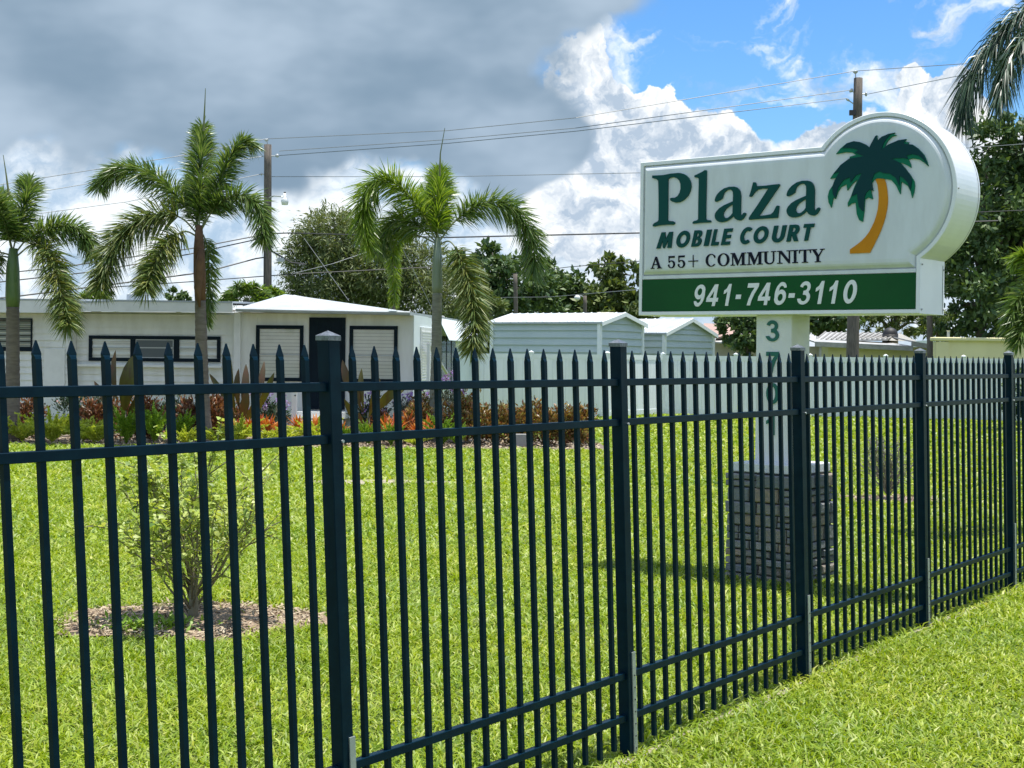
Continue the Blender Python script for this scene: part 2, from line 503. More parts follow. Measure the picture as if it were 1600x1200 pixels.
def adopt(o, parent):
    o.parent = parent
    p = parent
    off = Vector((0, 0, 0))
    while p is not None:
        off += p.location
        p = p.parent
    if parent.type == 'EMPTY':
        o.matrix_parent_inverse = Matrix.Translation(-off)


def raw_mesh(name, V, Fc, m, smooth=False):
    """fast mesh from arrays; Fc is a list of (n, k) index arrays"""
    me = bpy.data.meshes.new(name)
    V = np.asarray(V, np.float32)
    me.vertices.add(len(V))
    me.vertices.foreach_set('co', V.ravel())
    tot = sum(f.size for f in Fc)
    npoly = sum(len(f) for f in Fc)
    me.loops.add(tot)
    me.polygons.add(npoly)
    me.loops.foreach_set('vertex_index', np.concatenate([f.ravel() for f in Fc]).astype(np.int32))
    ls = np.concatenate([np.full(len(f), f.shape[1]) for f in Fc])
    st = np.concatenate([[0], np.cumsum(ls)[:-1]])
    me.polygons.foreach_set('loop_start', st.astype(np.int32))
    me.update(calc_edges=True)
    if smooth:
        me.polygons.foreach_set('use_smooth', np.ones(npoly, bool))
    me.materials.append(m)
    return me


def unit(a):
    a = np.asarray(a, float)
    return a / (np.linalg.norm(a, axis=-1, keepdims=True) + 1e-9)


def leaves_mesh(name, C, D, Nn, L, W, m, fold=0.0, droop=0.0):
    """pointed leaves: C base points, D directions, Nn upper side, L length, W width; five points, three faces"""
    C = np.asarray(C, float)
    D = unit(D)
    S = unit(np.cross(D, Nn))
    U = unit(np.cross(S, D))
    L = np.broadcast_to(np.asarray(L, float), (len(C),))[:, None]
    W = np.broadcast_to(np.asarray(W, float), (len(C),))[:, None]
    dz = np.array([0, 0, -1.0])
    p0 = C
    mid = C + D * L * 0.5 + U * L * fold + dz * L * droop * 0.25
    p1 = mid + S * W * 0.5
    p2 = mid - S * W * 0.5
    p3 = C + D * L + dz * L * droop
    V = np.stack([p0, p1, p3, p2], 1).reshape(-1, 3)
    i = np.arange(len(C))[:, None] * 4
    Fc = [i + np.array([[0, 1, 2, 3]])]
    if droop or fold:
        Fc = [i + np.array([[0, 1, 3]]), i + np.array([[1, 2, 3]])]
    return raw_mesh(name, V, Fc, m)


def rand_dirs(n):
    return unit(rng.normal(size=(n, 3)))


def empty(name, loc, label, cat, group=None):
    o = bpy.data.objects.new(name, None)
    o.empty_display_size = 0.2
    COL.objects.link(o)
    o.location = [float(q) for q in loc]
    return tag(o, label, cat, group)


def tag(o, label, cat, group=None):
    o['label'] = label
    o['category'] = cat
    if group:
        o['group'] = group
    return o


def structure(o):
    o['kind'] = 'structure'
    return o


def stuff(o):
    o['kind'] = 'stuff'
    return o


def copy_thing(root, loc, rz, s, label):
    r = root.copy()
    COL.objects.link(r)
    r.location = [float(q) for q in loc]
    r.rotation_euler = (0, 0, rz)
    r.scale = (s, s, s)
    if label:
        r['label'] = label
    for ch in root.children:
        c = ch.copy()
        COL.objects.link(c)
        c.parent = r
    return r


def smooth01(a, b, x):
    t = np.clip((x - a) / (b - a), 0, 1)
    return t * t * (3 - 2 * t)


def ground_z(x, y):
    return -0.05 * (1 - smooth01(5.5, 10.0, np.asarray(y, float)))


# ------------------------------------------------------------------ ground
def build_ground():
    xs = np.concatenate([np.linspace(-600, -40, 8)[:-1], np.linspace(-40, 40, 41), np.linspace(40, 600, 8)[1:]])
    ys = np.concatenate([np.linspace(-300, -2, 5)[:-1], np.linspace(-2, 14, 33), np.linspace(14, 60, 24)[1:], np.linspace(60, 900, 8)[1:]])
    X, Y = np.meshgrid(xs, ys)
    Z = ground_z(X, Y)
    V = np.stack([X, Y, Z], -1).reshape(-1, 3)
    nx = len(xs)
    i = (np.arange(len(ys) - 1)[:, None] * nx + np.arange(nx - 1)[None, :]).reshape(-1, 1)
    me = raw_mesh('lawn_ground', V, [np.hstack([i, i + 1, i + nx + 1, i + nx])], M['lawn'], True)
    structure(link('lawn_ground', me))


build_ground()
FD = np.array([0.595, 0.8035])                # direction of the metal fence on the ground
FN = np.array([0.8035, -0.595])
P1 = np.array([-0.6185, 4.83])                # its first post in view
SPAN = 1.841
BED = [(-16, 26.3), (1.75, 26.6), (1.9, 28.2), (0.2, 30.2), (-16, 30.6)]
SH1 = at(300, 968, 9.29)[:2]                  # shrub behind the fence
SH2 = at(1387, 783, 17.7)[:2]


def in_bed(x, y):
    return (x < 1.8) & (y > 26.4) & (y < 31) | (x < -2.0) & (y > 30.5)


def build_grass():
    specs = [(5.6, 9.0, 4200, 0.070, 0.0085), (9.0, 13.0, 2300, 0.075, 0.011), (13.0, 19.0, 1050, 0.085, 0.016),
             (19.0, 29.0, 420, 0.10, 0.026), (29.0, 43.0, 150, 0.13, 0.045)]
    for i, (y0, y1, dens, ln, wd) in enumerate(specs):
        w0, w1 = 0.40, 0.40
        mg = 1.5
        area = w0 * (y1 ** 2 - y0 ** 2) + 2 * mg * (y1 - y0)
        n = int(area * dens)
        y = np.sqrt(rng.uniform(y0 ** 2, y1 ** 2, n))
        x = rng.uniform(-1, 1, n) * (y * w0 + mg)
        keep = ~in_bed(x, y)
        for c, rx, ry in ((SH1, 0.86, 0.62), (SH2, 0.62, 0.5)):
            q = ((x - c[0]) / rx) ** 2 + ((y - c[1]) / ry) ** 2
            keep &= (q > 1.0 + 0.25 * np.sin(5 * np.arctan2(y - c[1], x - c[0]) + 1)) | (rng.random(n) < 0.03)
        # bare strip under the metal fence, and thin places
        rel = np.stack([x - P1[0], y - P1[1]], 1)
        dist = rel @ FN
        keep &= (np.abs(dist - 0.03) > 0.04) | (rng.random(n) < 0.6)
        thin = np.sin(x * 2.1 + 1.3 * np.sin(y * 1.7)) * np.sin(y * 1.9 + 0.8) + 0.5 * np.sin(x * 5.3 + y * 3.1)
        keep &= rng.random(n) < (0.86 + 0.14 * np.clip(thin + 0.9, 0, 1))
        sx, sy = at(600, 757, 19.5)[:2]
        q = ((x - sx) / 1.1) ** 2 + ((y - sy) / 0.35) ** 2
        keep &= (q > 1) | (rng.random(n) < 0.3)
        x, y = x[keep], y[keep]
        n = len(x)
        z = ground_z(x, y) - 0.004
        an = rng.uniform(0, 2 * math.pi, n)
        lean = rng.uniform(0.25, 1.7, n)
        d = np.stack([np.cos(an) * lean, np.sin(an) * lean, np.ones(n)], 1)
        d = unit(d)
        L = ln * rng.uniform(0.55, 1.35, n) * (1 + 0.25 * thin[keep])
        W = wd * rng.uniform(0.7, 1.3, n)
        # blades: base pair, middle pair, tip, bending over
        S = unit(np.cross(d, unit(np.stack([np.cos(an + 1.57 + rng.uniform(-.6, .6, n)), np.sin(an + 1.57), np.zeros(n)], 1) * 0 + np.array([0, 0, 1.0]) + rng.normal(0, .25, (n, 3)))))
        B = np.stack([x, y, z], 1)
        Lc, Wc = L[:, None], W[:, None]
        hor = unit(np.stack([np.cos(an), np.sin(an), np.zeros(n)], 1))
        m1 = B + d * Lc * 0.55
        tip = m1 + unit(d + hor * 0.9 - np.array([0, 0, 0.35])) * Lc * 0.5
        V = np.stack([B - S * Wc * .4, B + S * Wc * .4, m1 + S * Wc * .5, m1 - S * Wc * .5, tip], 1).reshape(-1, 3)
        k = np.arange(n)[:, None] * 5
        me = raw_mesh('lawn_grass', V, [k + np.array([[0, 1, 2, 3]]), k + np.array([[3, 2, 4]])], M['blade'], False)
        o = link('lawn_grass', me)
        stuff(o)
        o['label'] = 'bright green lawn of broad grass blades'


build_grass()


def patch(name, pts, z, m, jitter=0.0, n=48):
    V = [(p[0], p[1], z) for p in pts]
    b = MB().add(V, [tuple(range(len(V)))])
    return b.build(name, m, recalc=False)


def ring_patch(name, c, rx, ry, z, m, ph=1.0, n=60):
    pts = []
    for i in range(n):
        a = 2 * math.pi * i / n
        k = 1 + 0.10 * math.sin(5 * a + ph) + 0.05 * math.sin(11 * a + 2 * ph)
        pts.append((c[0] + rx * k * math.cos(a), c[1] + ry * k * math.sin(a)))
    zz = float(ground_z(c[0], c[1])) + z
    V = [(c[0], c[1], zz + 0.03)] + [(p[0], p[1], zz) for p in pts]
    Fc = [(0, i + 1, (i + 1) % n + 1) for i in range(n)]
    return structure(MB().add(V, Fc).build(name, m, recalc=False, smooth=True))


ring_patch('mulch_ring', SH1, 0.88, 0.64, 0.006, M['mulch'])
ring_patch('mulch_ring', SH2, 0.64, 0.52, 0.006, M['mulch'], 2.0)
b = at(600, 757, 19.5)
ring_patch('bare_soil', b, 1.15, 0.40, 0.004, M['sand'], 0.4)
structure(patch('mulch_bed', BED, 0.02, M['soil']))
# trodden dry strip along the metal fence
pa, pb = P1 - FD * 2.5, P1 + FD * 13
q = [(pa - FN * 0.03), (pb - FN * 0.03), (pb + FN * 0.13), (pa + FN * 0.13)]
zz = [float(ground_z(p[0], p[1])) for p in q]
b = MB()
nst = 40
V = []
for i in range(nst + 1):
    t = i / nst
    for o_, w_ in ((0.0, 1), (0.055, 1)):
        p = pa + (pb - pa) * t + FN * (o_ + 0.03 * math.sin(i * 1.7 + o_ * 30))
        V.append((p[0], p[1], float(ground_z(p[0], p[1])) + 0.005))
b.add(V, [(2 * i, 2 * i + 2, 2 * i + 3, 2 * i + 1) for i in range(nst)])
structure(b.build('bare_strip', M['sand'], recalc=False))


def chips(c, rx, ry, n, L, name='mulch_chips'):
    a = rng.uniform(0, 2 * math.pi, n)
    r = np.sqrt(rng.random(n))
    C = np.stack([c[0] + rx * r * np.cos(a), c[1] + ry * r * np.sin(a), np.full(n, float(ground_z(*c[:2])) + 0.012) + 0.02 * rng.random(n)], 1)
    D = rand_dirs(n) * np.array([1, 1, 0.25])
    N_ = rand_dirs(n) * 0.5 + np.array([0, 0, 1])
    o = link(name, leaves_mesh(name, C, D, N_, L * rng.uniform(.5, 1.5, n), L * 0.4, M['chip']))
    stuff(o)
    o['label'] = 'shredded bark chips scattered over the mulch'


chips(SH1, 0.86, 0.62, 4200, 0.04)
chips(SH2, 0.62, 0.5, 1500, 0.05)
n = 6000
C = np.stack([rng.uniform(-11, 1.7, n), rng.uniform(26.4, 28.6, n), rng.uniform(0.025, 0.05, n)], 1)
o = stuff(link('mulch_chips', leaves_mesh('mulch_chips', C, rand_dirs(n) * np.array([1, 1, .3]), rand_dirs(n) * .5 + np.array([0, 0, 1]), 0.09 * rng.uniform(.5, 1.5, n), 0.04, M['chip'])))
o['label'] = 'shredded bark chips covering the long flower bed'


# ------------------------------------------------------------------ sign
TAU = R(0.79) - ROLL
ct, st_ = math.cos(TAU), math.sin(TAU)
SU = np.array([0.783 * ct, -0.622 * ct, -st_])
SV = np.array([0.783 * st_, -0.622 * st_, ct])
SN = np.array([-0.622, -0.783, 0.0])
SO = at(997.5, 493, 11.9)


def sgn(s, z, w=0.0):
    return SO + SU * s + SV * z + SN * w


def to_face(px, py, w=0.0):
    """point of the sign plane (offset w) where a traced outline point lies"""
    d = ray(px, py)
    p0 = SO + SN * w
    k = SN.dot(p0 - CAM) / SN.dot(d)
    p = CAM + k * d - p0
    return float(p.dot(SU)), float(p.dot(SV))


p = [to_face(*q) for q in ((1437, 487), (999.5, 254), (1288, 226), (1493, 297), (1390, 171), (1437, 424), (1003, 439))]
SW, SHT = p[0][0], p[1][1]
cp = np.array([to_face(*q) for q in [(1330, 192), (1355, 179), (1390, 171), (1425, 178), (1486, 262), (1493, 297), (1488, 340), (1470, 375)]])
A_ = np.c_[2 * cp, np.ones(len(cp))]
r_ = np.linalg.lstsq(A_, (cp ** 2).sum(1), rcond=None)[0]
CX, CZ = float(r_[0]), float(r_[1])
CRAD = float(math.sqrt(r_[2] + CX ** 2 + CZ ** 2))
BT = (p[5][1] + p[6][1]) / 2            # top of the green band


def outline(ins, z0, n=56):
    """rectangle with the disc in its upper right corner, inset by ins, bottom edge at z0"""
    x0, x1, z1, r = ins, SW - ins, SHT - ins, CRAD - ins
    a0 = -math.acos((x1 - CX) / r)
    a1 = math.pi - math.asin((z1 - CZ) / r)
    pts = [(x0, z0), (x1, z0)]
    pts += [(CX + r * math.cos(a0 + (a1 - a0) * i / n), CZ + r * math.sin(a0 + (a1 - a0) * i / n)) for i in range(n + 1)]
    pts += [(x0, z1)]
    return pts


def loft(rings, close_last=True):
    b = MB()
    n = len(rings[0])
    V = []
    for pts, w in rings:
        pass
    return b


def ring_loft(rings):
    """rings: list of (points, w); joins them into one skin and closes the last"""
    n = len(rings[0][0])
    b = MB()
    V, Fc = [], []
    for pts, w in rings:
        V += [sgn(q[0], q[1], w) for q in pts]
    for i in range(len(rings) - 1):
        for k in range(n):
            k2 = (k + 1) % n
            Fc.append((i * n + k, i * n + k2, (i + 1) * n + k2, (i + 1) * n + k))
    last = rings[-1][0]
    tri = tessellate_polygon([[Vector((q[0], q[1], 0)) for q in last]])
    o = (len(rings) - 1) * n
    Fc += [tuple(o + i for i in t) for t in tri]
    return b.add(V, Fc)


TH = 0.46
sroot = empty('pylon_sign', (sgn(SW / 2, 0, -TH / 2)[0], sgn(SW / 2, 0, -TH / 2)[1], 0),
              'white cabinet sign reading Plaza Mobile Court on a stone pedestal', 'sign')
o0 = outline(0, 0)
b = ring_loft([(outline(0.05, 0.05), -TH + 0.004), (o0, -TH), (o0, -0.004), (outline(0.004, 0.004), 0.0), (outline(0.030, 0.030), 0.0), (outline(0.034, 0.034), -0.022)])
cab = b.build('cabinet', M['signside'], sroot)
# back closing panel
MB().prism(outline(0.03, 0.03), sgn, -TH - 0.003, -TH + 0.006).build('back_panel', M['sign'], sroot)
# dark seam near the back edge of the side skin
n_ = 40
V = []
for i in range(n_ + 1):
    a = R(-52) + R(188) * i / n_
    for w in (-TH + 0.035, -TH + 0.028):
        V.append(sgn(CX + (CRAD + 0.002) * math.cos(a), CZ + (CRAD + 0.002) * math.sin(a), w))
MB().add(V, [(2 * i, 2 * i + 1, 2 * i + 3, 2 * i + 2) for i in range(n_)]).build('seam_strip', M['seam'], sroot, recalc=False)
MB().box(SW, SW + 0.003, 0.01, CZ - 0.53, -TH + 0.028, -TH + 0.035, lambda a, z, w: sgn(a, z, w)).build('seam_strip', M['seam'], sroot)
pz = BT + 0.035
face = ring_loft([(outline(0.036, pz), -0.020), (outline(0.044, pz + 0.008), -0.006), (outline(0.064, pz + 0.030), 0.014), (outline(0.078, pz + 0.045), 0.020), (outline(0.10, pz + 0.07), 0.022)])
face.build('face_panel', M['sign'], sroot)
MB().box(0.034, SW - 0.034, BT + 0.004, pz - 0.004, -0.02, -0.001, lambda a, z, w: sgn(a, z, w)).build('divider_rail', M['sign'], sroot)
MB().box(0.032, SW - 0.010, 0.034, BT, -0.02, -0.004, lambda a, z, w: sgn(a, z, w)).build('phone_panel', M['band'], sroot)
for (a, z, w) in ((SW + 0.002, 0.03, -0.03), (SW + 0.002, 0.36, -0.03), (SW + 0.002, 0.04, -TH + 0.02), (SW + 0.002, 0.34, -TH + 0.02),
                  (CX + CRAD * math.cos(0.0), CZ, -0.03), (CX + CRAD * math.cos(1.0), CZ + CRAD * math.sin(1.0), -0.03), (CX + CRAD * math.cos(0.45), CZ + CRAD * math.sin(0.45), -TH + 0.02)):
    c = sgn(a, z, w)
    MB().tube([c - SU * 0.003, c + SU * 0.006], [0.008, 0.006], 8).build('rivet', M['seam'], sroot)

FW = 0.022            # front of the raised face


def traced(pts, ox, oy, k):
    return [to_face(ox + x / k, oy + y / k, FW) for x, y in pts]


def letter(poly, holes=(), m='teal', d0=0.020, d1=0.036, name='letter'):
    ff = MB().prism(poly, sgn, d0, d1, holes)
    return ff.build(name, M[m], sroot)


k = 1600 / 150.0
gP = [(108, 262), (200, 258), (300, 252), (420, 228), (540, 217), (590, 221), (640, 237), (680, 262), (715, 300), (740, 345), (755, 400), (757, 445), (742, 520), (705, 598), (640, 663), (570, 704), (500, 712), (440, 695), (412, 672), (408, 642), (430, 632), (480, 632), (530, 605), (565, 550), (582, 480), (580, 400), (560, 345), (520, 305), (460, 287), (410, 295), (372, 320), (370, 500), (368, 800), (365, 1005), (400, 1020), (460, 1022), (482, 1040), (482, 1068), (460, 1080), (350, 1080), (230, 1090), (150, 1108), (120, 1108), (118, 1080), (150, 1050), (200, 1025), (215, 1000), (218, 800), (215, 500), (210, 350), (180, 320), (112, 305)]
gl = [(812, 262), (860, 240), (950, 195), (985, 170), (1010, 172), (1013, 190), (1010, 400), (1003, 700), (1000, 985), (1030, 1005), (1075, 1005), (1085, 1020), (1085, 1040), (1000, 1045), (900, 1050), (830, 1060), (785, 1064), (780, 1045), (800, 1020), (860, 1005), (875, 985), (878, 700), (885, 400), (885, 310), (870, 295), (815, 292)]
ga = [(985, 610), (965, 600), (962, 575), (975, 530), (1000, 485), (1050, 430), (1130, 375), (1220, 348), (1310, 345), (1350, 356), (1378, 374), (1400, 400), (1415, 430), (1428, 500), (1425, 650), (1422, 800), (1430, 835), (1450, 835), (1475, 800), (1500, 792), (1518, 808), (1510, 840), (1470, 900), (1420, 930), (1370, 925), (1325, 900), (1295, 850), (1250, 895), (1180, 940), (1100, 960), (1050, 958), (1010, 943), (985, 920), (968, 890), (960, 850), (965, 820), (985, 780), (1040, 720), (1120, 670), (1220, 625), (1285, 598), (1290, 500), (1285, 440), (1265, 405), (1230, 393), (1180, 405), (1130, 450), (1110, 500), (1100, 545), (1050, 580)]
gah = [(1283, 648), (1230, 680), (1160, 730), (1120, 790), (1112, 830), (1116, 853), (1130, 875), (1155, 888), (1180, 887), (1205, 877), (1250, 840), (1280, 800)]
gz = [(405, 375), (440, 373), (450, 395), (460, 438), (600, 430), (750, 410), (840, 403), (848, 425), (700, 640), (500, 935), (620, 920), (700, 905), (740, 870), (790, 770), (805, 760), (835, 765), (830, 830), (812, 965), (650, 975), (450, 988), (335, 998), (332, 965), (480, 750), (655, 480), (560, 478), (480, 495), (430, 540), (380, 610), (365, 618), (338, 610), (370, 510)]
letter(traced(gP, 1010, 250, k))
letter(traced(gl, 1010, 250, k))
a2, a2h = traced(ga, 1140, 250, k), traced(gah, 1140, 250, k)
u1, u2 = to_face(1118.3, 314.7, FW), to_face(1230.5, 306.2, FW)
sh = (u1[0] - u2[0], u1[1] - u2[1])
letter([(q[0] + sh[0], q[1] + sh[1]) for q in a2], [[(q[0] + sh[0], q[1] + sh[1]) for q in a2h]])
letter(traced(gz, 1140, 250, k))
letter(a2, [a2h])

# --- plain capitals and figures drawn in a unit box (x 0..1, y 0..1)


def arc(cx, cy, rx, ry, a0, a1, n=14):
    return [(cx + rx * math.cos(R(a0 + (a1 - a0) * i / n)), cy + ry * math.sin(R(a0 + (a1 - a0) * i / n))) for i in range(n + 1)]


def ell(cx, cy, rx, ry, n=28):
    return arc(cx, cy, rx, ry, 0, 360 * (n - 1) / n, n - 1)


def bold(ch):
    """outline, holes of a heavy sans letter"""
    if ch == 'M':
        return [(0, 0), (.12, 1), (.36, 1), (.5, .55), (.64, 1), (.88, 1), (1, 0), (.75, 0), (.69, .5), (.55, 0), (.45, 0), (.31, .5), (.25, 0)], []
    if ch == 'O':
        return ell(.5, .5, .5, .52), [ell(.5, .5, .25, .28)]
    if ch == 'B':
        return [(0, 0), (0, 1), (.45, 1)] + arc(.55, .76, .34, .24, 90, -70, 8) + [(.82, .50)] + arc(.6, .28, .40, .28, 50, -90, 10), \
            [[(.34, .60), (.34, .80), (.48, .80), (.56, .76), (.58, .70), (.56, .64), (.48, .60)], [(.34, .19), (.34, .42), (.52, .42), (.62, .38), (.65, .31), (.62, .23), (.52, .19)]]
    if ch == 'I':
        return [(0, 0), (0, 1), (1, 1), (1, 0)], []
    if ch == 'L':
        return [(0, 0), (0, 1), (.42, 1), (.42, .22), (1, .22), (1, 0)], []
    if ch == 'E':
        return [(0, 0), (0, 1), (1, 1), (1, .79), (.40, .79), (.40, .61), (.95, .61), (.95, .40), (.40, .40), (.40, .21), (1, .21), (1, 0)], []
    if ch == 'C':
        return arc(.58, .5, .58, .52, 48, 312, 26) + arc(.60, .5, .28, .29, 305, 55, 18), []
    if ch == 'U':
        return [(0, 1), (.32, 1), (.32, .42)] + arc(.5, .40, .18, .19, 180, 360, 12)[1:] + [(.68, 1), (1, 1), (1, .40)] + arc(.5, .38, .5, .40, 0, -180, 16)[1:], []
    if ch == 'R':
        return [(0, 0), (0, 1), (.48, 1)] + arc(.54, .69, .38, .31, 90, -62, 10) + [(1.02, 0), (.66, 0), (.36, .40), (.34, .40), (.34, 0)], \
            [[(.34, .57), (.34, .80), (.46, .80), (.56, .77), (.60, .69), (.56, .60), (.46, .57)]]
    if ch == 'T':
        return [(.32, 0), (.32, .78), (0, .78), (0, 1), (1, 1), (1, .78), (.68, .78), (.68, 0)], []
    if ch == '-':
        return [(0, .30), (0, .50), (1, .50), (1, .30)], []
    if ch == '1':
        return [(.40, 0), (.40, .66), (.20, .58), (0, .54), (0, .70), (.28, .80), (.48, 1), (.76, 1), (.76, 0)], []
    if ch == '4':
        return [(.56, 0), (.56, .20), (0, .20), (0, .38), (.52, 1), (.82, 1), (.82, .38), (1, .38), (1, .20), (.82, .20), (.82, 0)], [[(.25, .38), (.56, .72), (.56, .38)]]
    if ch == '7':
        return [(0, 1), (1, 1), (1, .84), (.72, .52), (.55, .22), (.50, 0), (.20, 0), (.28, .30), (.46, .60), (.66, .80), (0, .80)], []
    if ch == '0':
        return ell(.5, .5, .5, .51), [ell(.5, .5, .21, .33)]
    if ch == '3':
        o = arc(.48, .74, .44, .27, 170, -42, 16) + arc(.48, .29, .52, .30, 50, -172, 20)
        i = arc(.48, .28, .25, .145, 190, 430, 14) + [(.38, .42), (.38, .59)] + arc(.47, .725, .20, .12, -90, 175, 12)
        return o + i, []
    if ch == '6':
        o = [(.96, .76)] + arc(.52, .70, .42, .31, 12, 120, 10) + arc(.50, .50, .50, .50, 135, 200, 8) + arc(.50, .335, .50, .345, 195, 440, 22) + [(.40, .66), (.29, .58), (.30, .64)] + arc(.53, .70, .22, .14, 160, 20, 8)
        return o, [ell(.52, .325, .22, .165, 18)]
    if ch == '9':
        o, h = bold('6')
        return [(1 - x, 1 - y) for x, y in o], [[(1 - x, 1 - y) for x, y in q] for q in h]


def put_word(word, spans, base, top, shear, m, fw, d0, d1, glyph=bold):
    """spans: bbox left/right of each letter in picture columns, base/top: (x, y, x, y) lines, shear: slant in columns"""
    def ln(q, x):
        return q[1] + (q[3] - q[1]) * (x - q[0]) / (q[2] - q[0])
    for ch, (x0, x1) in zip(word, spans):
        xe = x1 - shear * 0.62
        gl_, hs = glyph(ch)

        def f(q):
            x = x0 + q[0] * (xe - x0) + shear * q[1]
            return to_face(x, ln(base, x) + (ln(top, x) - ln(base, x)) * q[1], fw)
        letter([f(q) for q in gl_], [[f(q) for q in h] for h in hs], m, d0, d1)


def sp(lst, ox, kk):
    return [(ox + a / kk, ox + b / kk) for a, b in lst]


kk = 1600 / 290.0
put_word('MOBILE', sp([(90, 237), (250, 381), (390, 488), (498, 556), (560, 640), (646, 738)], 1010, kk),
         (1010 + 90 / kk, 340 + 268 / kk, 1010 + 1240 / kk, 340 + 207 / kk), (1010 + 130 / kk, 340 + 128 / kk, 1010 + 1420 / kk, 340 + 53 / kk), 5.5, 'teal', FW, 0.02, 0.034)
put_word('COURT', sp([(800, 912), (915, 1057), (1076, 1202), (1210, 1328), (1335, 1442)], 1010, kk),
         (1010 + 90 / kk, 340 + 268 / kk, 1010 + 1240 / kk, 340 + 207 / kk), (1010 + 130 / kk, 340 + 128 / kk, 1010 + 1420 / kk, 340 + 53 / kk), 5.5, 'teal', FW, 0.02, 0.034)
kp = 1600 / 300.0
put_word('941-746-3110', sp([(118, 225), (226, 342), (362, 452), (468, 530), (553, 664), (656, 776), (790, 906), (908, 978), (988, 1108), (1128, 1228), (1243, 1343), (1363, 1492)], 1060, kp),
         (1060 + 150 / kp, 425 + 287 / kp, 1060 + 1410 / kp, 425 + 262 / kp), (1060 + 190 / kp, 425 + 107 / kp, 1060 + 1450 / kp, 425 + 67 / kp), 6.0, 'white', -0.004, -0.006, 0.0015)


def serif(ch):
    t, s = .20, .07      # stem, serif thickness
    if ch == 'I':
        return [(0, 0), (0, s), (.28, s + .02), (.28, 1 - s - .02), (0, 1 - s), (0, 1), (1, 1), (1, 1 - s), (.72, 1 - s - .02), (.72, s + .02), (1, s), (1, 0)], []
    if ch == 'T':
        return [(.25, 0), (.25, s), (.39, s), (.39, 1 - s), (.12, 1 - s - .01), (.06, .72), (0, .72), (0, 1), (1, 1), (1, .72), (.94, .72), (.88, 1 - s - .01), (.61, 1 - s), (.61, s), (.75, s), (.75, 0)], []
    if ch == 'A':
        return [(0, 0), (0, s), (.09, s), (.42, 1), (.57, 1), (.90, s), (1, s), (1, 0), (.58, 0), (.58, s), (.67, s), (.60, .30), (.28, .30), (.19, s), (.32, s), (.32, 0)], [[(.31, .38), (.57, .38), (.43, .78)]]
    if ch == 'Y':
        return [(.28, 0), (.28, s), (.40, s), (.40, .42), (.10, 1 - s), (0, 1 - s), (0, 1), (.44, 1), (.44, 1 - s), (.33, 1 - s), (.56, .54), (.78, 1 - s), (.66, 1 - s), (.66, 1), (1, 1), (1, 1 - s), (.88, 1 - s), (.60, .42), (.60, s), (.72, s), (.72, 0)], []
    if ch == 'N':
        return [(0, 0), (0, s), (.13, s), (.13, 1 - s), (0, 1 - s), (0, 1), (.30, 1), (.78, .30), (.78, 1 - s), (.64, 1 - s), (.64, 1), (1, 1), (1, 1 - s), (.87, 1 - s), (.87, 0), (.77, 0), (.22, .80), (.22, s), (.36, s), (.36, 0)], []
    if ch == 'M':
        return [(0, 0), (0, s), (.10, s), (.10, 1 - s), (0, 1 - s), (0, 1), (.28, 1), (.50, .36), (.72, 1), (1, 1), (1, 1 - s), (.90, 1 - s), (.90, s), (1, s), (1, 0), (.62, 0), (.62, s), (.73, s), (.73, .78), (.47, .0), (.42, 0), (.17, .76), (.17, s), (.28, s), (.28, 0)], []
    if ch == 'U':
        return [(0, 1), (.42, 1), (.42, 1 - s), (.31, 1 - s), (.31, .30)] + arc(.53, .30, .22, .22, 180, 360, 10)[1:] + [(.75, 1 - s), (.62, 1 - s), (.62, 1), (1, 1), (1, 1 - s), (.86, 1 - s), (.86, .32)] + arc(.49, .32, .37, .34, 0, -180, 14)[1:] + [(.12, 1 - s), (0, 1 - s)], []
    if ch == 'O':
        return ell(.5, .5, .5, .52), [ell(.5, .5, .28, .45)]
    if ch == 'C':
        return arc(.52, .5, .52, .52, 38, 322, 26) + arc(.55, .5, .32, .45, 318, 52, 20) + [(.86, .66), (.93, .66), (.93, .82)], []
    if ch == '5':
        return [(.12, 1), (.90, 1), (.86, .84), (.24, .84), (.22, .62)] + arc(.48, .31, .46, .33, 120, -165, 18) + [(.06, .26)] + arc(.16, .24, .10, .08, 150, -60, 5) + arc(.45, .30, .25, .25, -110, 150, 12) + [(.12, .48)], []
    if ch == '+':
        return [(.46, 0), (.46, .46), (0, .46), (0, .54), (.46, .54), (.46, 1), (.54, 1), (.54, .54), (1, .54), (1, .46), (.54, .46), (.54, 0)], []


bl = (1010 + 40 / kk, 340 + 442 / kk, 1010 + 1500 / kk, 340 + 384 / kk)
tl = (1010 + 70 / kk, 340 + 338 / kk, 1010 + 1530 / kk, 340 + 268 / kk)
put_word('A55+COMMUNITY', sp([(38, 134), (184, 253), (268, 340), (362, 447), (512, 602), (614, 718), (727, 860), (868, 1005), (1005, 1120), (1128, 1256), (1258, 1308), (1316, 1420), (1420, 1538)], 1010, kk), bl, tl, 0.0, 'ink', FW, 0.02, 0.027, serif)

